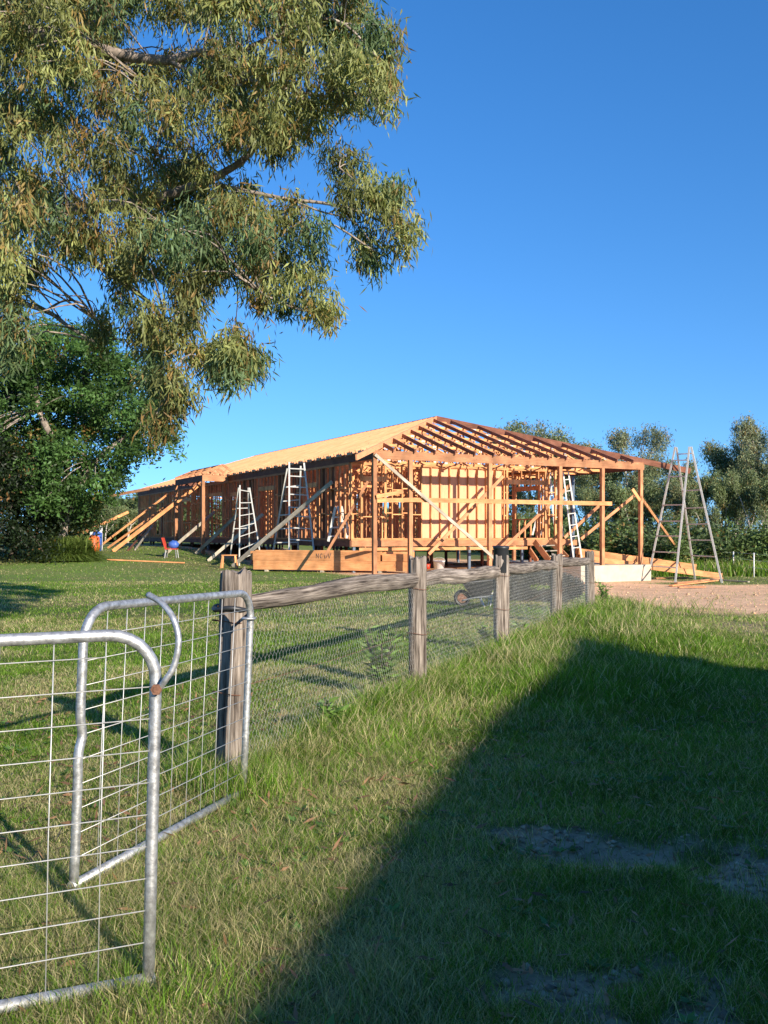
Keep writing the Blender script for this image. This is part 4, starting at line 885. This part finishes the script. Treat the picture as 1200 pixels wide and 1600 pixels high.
bushy('broad_tree', 'dark green broad leaved tree with feathery foliage at the far left', 'tree',
      [(-120, 560), (-40, 540), (30, 560), (45, 520), (75, 505), (110, 525), (150, 530), (190, 560), (235, 590), (255, 630), (262, 690), (240, 718), (205, 722), (180, 745), (172, 775), (140, 790), (118, 812), (85, 800), (50, 790), (-10, 760), (-120, 760)],
      YT, 3.4, 190, .9, b0, (.062, .125, .030), .20, .09, .05, 13, 34, .17, BARKG,
      [tk((98, 875, 0), (100, 830, 0), (112, 780, 0), (105, 720, 0), (120, 650, 1), (130, 590, 0)), tk((100, 830, 0), (90, 770, 1), (70, 700, 2), (40, 640, 1), (0, 600, 0)), tk((112, 780, 0), (150, 720, -1), (200, 680, -1), (235, 660, -1)), tk((105, 720, 0), (60, 640, -2), (60, 560, -1))],
      holes=((150, 690, 14), (110, 660, 10), (60, 655, 10), (185, 665, 12), (90, 720, 10), (170, 705, 12), (130, 600, 9), (60, 590, 8)), seed=8)
b1 = gnd(25, 874)
bushy('dense_shrub', 'dense shrub reaching the ground at the left edge, its leaves painted dark for shade', 'shrub',
      [(-120, 700), (-20, 690), (40, 700), (75, 740), (82, 790), (70, 840), (70, 866), (0, 870), (-120, 870)], b1.y - 1.5, 2.2, 120, 1.0, b1, (.014, .026, .009), .17, .08, .15, 16, 15, .28, BARKD,  # near-black leaf colour has the shade of this corner painted in
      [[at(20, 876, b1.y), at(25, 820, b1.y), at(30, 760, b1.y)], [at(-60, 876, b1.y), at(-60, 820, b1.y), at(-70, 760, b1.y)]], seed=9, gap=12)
bushy('dense_shrub', 'dark green shrub under the broad tree, beside its pale trunk', 'shrub',
      [(60, 770), (100, 760), (130, 790), (150, 800), (150, 820), (120, 822), (112, 800), (90, 805), (88, 840), (70, 850)], b1.y + 2, 1.8, 40, .8, gnd(120, 868), (.06, .10, .03), .17, .08, .15, 14, 14, .28, BARKD,
      [[at(85, 868, b1.y + 2), at(90, 820, b1.y + 2), at(100, 790, b1.y + 2)]], seed=19, gap=9)
# strappy clump
c = gnd(108, 875); sc_ = c.y / F; t = thing('strappy_bush', c, 'rounded clump of long arching strappy leaves under the broad tree', 'bush')
n = 5200; a = rng.uniform(0, 6.28, n); el = rng.uniform(.15, 1.4, n); L = rng.uniform(.6, 1.0, n) * 66 * sc_; ori = rng.normal(size=(n, 3)) * np.array((.35, .35, 0))
d0 = np.stack([np.cos(a) * np.cos(el), np.sin(a) * np.cos(el), np.sin(el)], 1); v = np.zeros((n, 6, 3)); sv = np.stack([-np.sin(a), np.cos(a), 0 * a], 1) * .035
for j, f_ in enumerate((0, .55, 1.0)):
    q = ori + d0 * (L * f_)[:, None] + np.array((0, 0, -1)) * (L * .38 * f_ ** 3)[:, None]; v[:, 2 * j] = q - sv * (1 - .8 * f_); v[:, 2 * j + 1] = q + sv * (1 - .8 * f_)
v[:, :, 2] = np.maximum(v[:, :, 2], 0); bI = (np.arange(n) * 6)[:, None]
col = np.array((.19, .26, .065)) * rng.uniform(.5, 1.4, (n, 1))
obj('foliage', fast_mesh('foliage', v, [bI + np.array([[0, 1, 3, 2]]), bI + np.array([[2, 3, 5, 4]])], np.repeat(col[:, None, :], 6, 1).reshape(-1, 3)), GRASS, t)

# --- gum trees of the tree line: six built, the rest copied
def gum(seed, Ht, spread, lc, lean=0, label='', nl=15):
    random.seed(seed); t = thing('gum_tree', V(0, 0, 0), label, 'tree', 'gum trees of the tree line'); bm = B(); ends = []
    def grow(p, d, L, r, lev):
        n = 5; pts = [p]; q = p.copy(); dd_ = d.copy()
        for i in range(n):
            dd_ = (dd_ + V(random.uniform(-.16, .16), random.uniform(-.16, .16), random.uniform(-.02, .10))).normalized(); q = q + dd_ * (L / n); pts.append(q)
        tube(bm, pts, [r * (1 - .5 * i / n) for i in range(n + 1)], 7 if lev < 2 else 5)
        if lev >= 3: ends.append(pts[-1]); ends.append(pts[-3]); return
        m_ = 3 if lev == 0 else random.choice((2, 3, 3))
        for k in range(m_):
            a = random.uniform(0, 6.28); sp = random.uniform(.45, .95) * spread; nd = (dd_ + V(math.cos(a) * sp, math.sin(a) * sp, random.uniform(-.1, .3))).normalized()
            grow(pts[random.choice((3, 4, 5)) if k else 5], nd, L * random.uniform(.55, .75), r * .52, lev + 1)
        if lev > 0: ends.append(pts[3])
    grow(V(0, 0, -.3), V(lean, 0, 1).normalized(), Ht * .40, Ht * .020, 0)
    obj('trunk', bm, BARK, t)
    mz = max(e.z for e in ends); k = Ht / (mz + .5)
    for o in t.children:
        for v in o.data.vertices: v.co *= k
    ends = [e * k for e in ends]
    P, D, C = clump_leaves(ends, [Ht * .075 * random.uniform(.7, 1.3) for _ in ends], 10, nl, .24, [np.array(lc) * random.uniform(.7, 1.35) for _ in ends], .45, (1.15, 1.15, .75)); n = len(P)
    leaves('crown', P, D, rng.uniform(.2, .42, n), rng.uniform(.055, .11, n), C, LEAF, t, .06); return t
def copy_tree(o):
    c_ = o.copy(); COL.objects.link(c_)
    for ch in list(o.children): d_ = ch.copy(); COL.objects.link(d_); d_.parent = c_
    return c_
RUSS[0] = .05
protos = [gum(31, 10, .8, (.19, .225, .11)), gum(32, 11, .65, (.20, .23, .12)), gum(33, 9, .95, (.17, .21, .10)), gum(34, 12, .7, (.20, .225, .13)), gum(35, 8, 1.0, (.17, .215, .095))]
# (photo x, distance, photo y of the top, which)
TL_ = [(1195, 62, 640, 3), (1160, 66, 672, 1), (1118, 70, 690, 0), (1090, 60, 735, 4), (1062, 72, 715, 2), (1030, 64, 722, 0), (1128, 58, 745, 4), (1170, 56, 730, 2), (1212, 58, 700, 1), (1000, 70, 735, 1), (965, 78, 662, 3), (935, 84, 690, 0), (905, 80, 735, 2), (868, 90, 662, 1), (835, 94, 656, 0), (892, 92, 684, 4),
       (980, 60, 752, 4), (800, 92, 740, 2), (760, 96, 745, 4), (720, 96, 755, 0), (940, 66, 762, 2), (1245, 60, 660, 3), (1290, 62, 650, 0), (690, 100, 770, 2), (650, 105, 765, 1), (1145, 62, 770, 2), (1050, 58, 775, 2), (870, 72, 790, 4), (830, 74, 800, 2),
       (400, 120, 790, 0), (360, 118, 782, 2), (320, 125, 785, 1), (285, 118, 778, 4), (250, 110, 775, 0), (215, 118, 768, 2), (185, 112, 782, 1), (160, 105, 790, 4), (135, 112, 765, 3), (105, 110, 770, 0), (440, 124, 795, 4), (500, 124, 795, 1), (560, 120, 790, 2), (610, 120, 790, 4), (60, 110, 760, 1), (10, 108, 750, 3),
       (1140, 60, 735, 0), (1100, 57, 765, 2), (1185, 57, 745, 4), (1065, 60, 752, 1), (1020, 60, 770, 4), (1205, 66, 690, 2), (955, 62, 778, 0), (200, 80, 788, 4), (165, 78, 782, 2), (145, 84, 776, 0), (235, 84, 792, 4), (270, 88, 790, 2), (180, 90, 772, 1)]
used = set(); ordn = ['first', 'second', 'third', 'fourth', 'fifth', 'sixth', 'seventh', 'eighth', 'ninth', 'tenth', 'eleventh', 'twelfth', 'thirteenth', 'fourteenth', 'fifteenth', 'sixteenth', 'seventeenth', 'eighteenth', 'nineteenth', 'twentieth', 'twenty-first', 'twenty-second', 'twenty-third', 'twenty-fourth', 'twenty-fifth', 'twenty-sixth', 'twenty-seventh', 'twenty-eighth', 'twenty-ninth'] + ['thirtieth', 'thirty-first', 'thirty-second', 'thirty-third', 'thirty-fourth', 'thirty-fifth', 'thirty-sixth', 'thirty-seventh', 'thirty-eighth', 'thirty-ninth', 'fortieth', 'forty-first', 'forty-second']
right = sorted([t for t in TL_ if t[0] > 630], key=lambda q: -q[0]); left = sorted([t for t in TL_ if t[0] <= 630], key=lambda q: q[0])
HT = [10, 11, 9, 12, 8]; random.seed(77)
for side, lst in (('right', right), ('left', left)):
    for i, (px, Yd, top, w_) in enumerate(lst):
        o = protos[w_] if w_ not in used else copy_tree(protos[w_]); used.add(w_)
        x_ = (px - 600) / F * Yd; z0 = gzf(x_, Yd); hh = EYE - (top - HOR) / F * Yd - z0; s_ = hh / HT[w_]
        sw = max(s_, .6) * random.uniform(.68, .95); o.location = (x_, Yd, z0); o.rotation_euler = (0, 0, random.uniform(0, 6.28)); o.scale = (sw, sw, s_)
        kind = ('tall pale trunked' if hh > 8.5 else 'slender grey green' if hh > 6 else 'low bushy')
        o['label'] = f'{kind} gum tree, {ordn[i]} from the {side} edge in the far tree line'
# understorey bushes
def bush(seed, lc):
    random.seed(seed); t = thing('wild_bush', V(0, 0, 0), 'bush', 'bush', 'wild bushes below the tree line'); bm = B(); ends = []
    for k in range(16):
        a = random.uniform(0, 6.28); p = V(math.cos(a) * random.uniform(.3, 1.3), math.sin(a) * random.uniform(.3, 1.3), random.uniform(.5, 1.9)); tube(bm, smoothpts([V(0, 0, -.1), p * .5 + V(0, 0, .2), p], 3), .025, 5); ends.append(p)
    obj('stem', bm, BARKD, t); P, D, C = clump_leaves(ends, [.5] * len(ends), 12, 14, .2, [np.array(lc) * random.uniform(.7, 1.3) for _ in ends], .2); n = len(P); P[:, 2] = np.maximum(P[:, 2], .05)
    leaves('foliage', P, D, rng.uniform(.16, .3, n), rng.uniform(.07, .12, n), C, LEAFD, t, .05); return t
bp = [bush(51, (.13, .19, .06)), bush(52, (.10, .145, .06))]; ub = set()
BL_ = sorted([(1200, 50, 1.0), (1182, 52, .9), (1165, 49, .8), (1140, 52, 1.1), (1118, 50, .9), (1095, 54, 1.2), (1072, 50, .8), (1045, 54, 1.1), (1018, 52, 1.0), (990, 56, 1.2), (965, 54, 1.0), (940, 58, 1.3), (915, 56, 1.0), (890, 62, 1.3), (860, 66, 1.3), (825, 68, 1.4), (790, 80, 1.6), (750, 80, 1.6), (700, 84, 1.6), (655, 85, 1.6), (1225, 50, 1.1), (610, 90, 1.6), (560, 96, 1.8), (1215, 62, 1.2), (1150, 64, 1.0), (1105, 64, 1.2), (1060, 66, 1.1), (1010, 66, 1.3), (960, 70, 1.2), (510, 96, 1.9), (460, 96, 1.9), (410, 94, 1.9), (360, 94, 1.9), (320, 90, 1.9), (280, 92, 1.9), (250, 88, 1.9), (220, 90, 1.9), (195, 86, 1.8), (170, 88, 1.8), (150, 84, 1.8), (125, 86, 1.8)], key=lambda q: -q[0])
for i, (px, Yd, s_) in enumerate(BL_):
    w_ = i % 2; o = bp[w_] if w_ not in ub else copy_tree(bp[w_]); ub.add(w_); x_ = (px - 600) / F * Yd
    o.location = (x_, Yd, gzf(x_, Yd)); o.rotation_euler = (0, 0, i * 1.3); o.scale = (s_ * 1.3, s_ * 1.3, s_); o['label'] = f'{["bright green", "olive green"][w_]} wild bush, {ordn[i]} from the right edge below the gum trees'

# ------------------------------------------------------------------ the building behind the photographer that throws the long shadow
sx_, sy_ = math.sin(SUN_AZ), math.cos(SUN_AZ); hh = 4.0; k_ = hh / math.tan(SUN_EL)
zt_ = .09; k_ = (hh - zt_) / math.tan(SUN_EL)
def up_(px, py): Y_ = (EYE - zt_) * F / (py - HOR); return V((px - 600) / F * Y_ + sx_ * k_, Y_ + sy_ * k_, hh)
e0 = up_(403, 1590); e1 = up_(880, 999); e2 = up_(968, 1016); e3 = up_(1090, 1034); e4 = up_(1200, 1037)
d_ = (e0 - e1).normalized(); e00 = e0 + d_ * 14
e5 = e4 + (e4 - e3).normalized() * 6
ring = [e00, e0, e1, e2, e3, e4, e5, e5 + V(0, -16, 0), e00 + V(14, -2, 0)]
shed = thing('farm_shed', V(e1.x + 4, e1.y - 8, 0), 'farm shed beside the photographer, its long shadow lying over the grass', 'shed')
bm = B(); cen = sum(ring, V(0, 0, 0)) / len(ring)
va = [bm.verts.new(p.lerp(V(cen.x, cen.y, hh), .03) - V(0, 0, hh)) for p in ring]; vb = [bm.verts.new(p.lerp(V(cen.x, cen.y, hh), .03) - V(0, 0, .1)) for p in ring]
for i in range(len(ring)): j = (i + 1) % len(ring); bm.faces.new((va[i], va[j], vb[j], vb[i]))
obj('wall', bm, WBOARD, shed)
bm = B(); va = [bm.verts.new(p - V(0, 0, .1)) for p in ring]; vb = [bm.verts.new(Vector(p)) for p in ring]; ap = bm.verts.new(cen + V(0, 0, .5))
for i in range(len(ring)): j = (i + 1) % len(ring); bm.faces.new((va[i], va[j], vb[j], vb[i])); bm.faces.new((vb[i], vb[j], ap))
bm.faces.new(va[::-1]); obj('roof', bm, ZINC, shed)
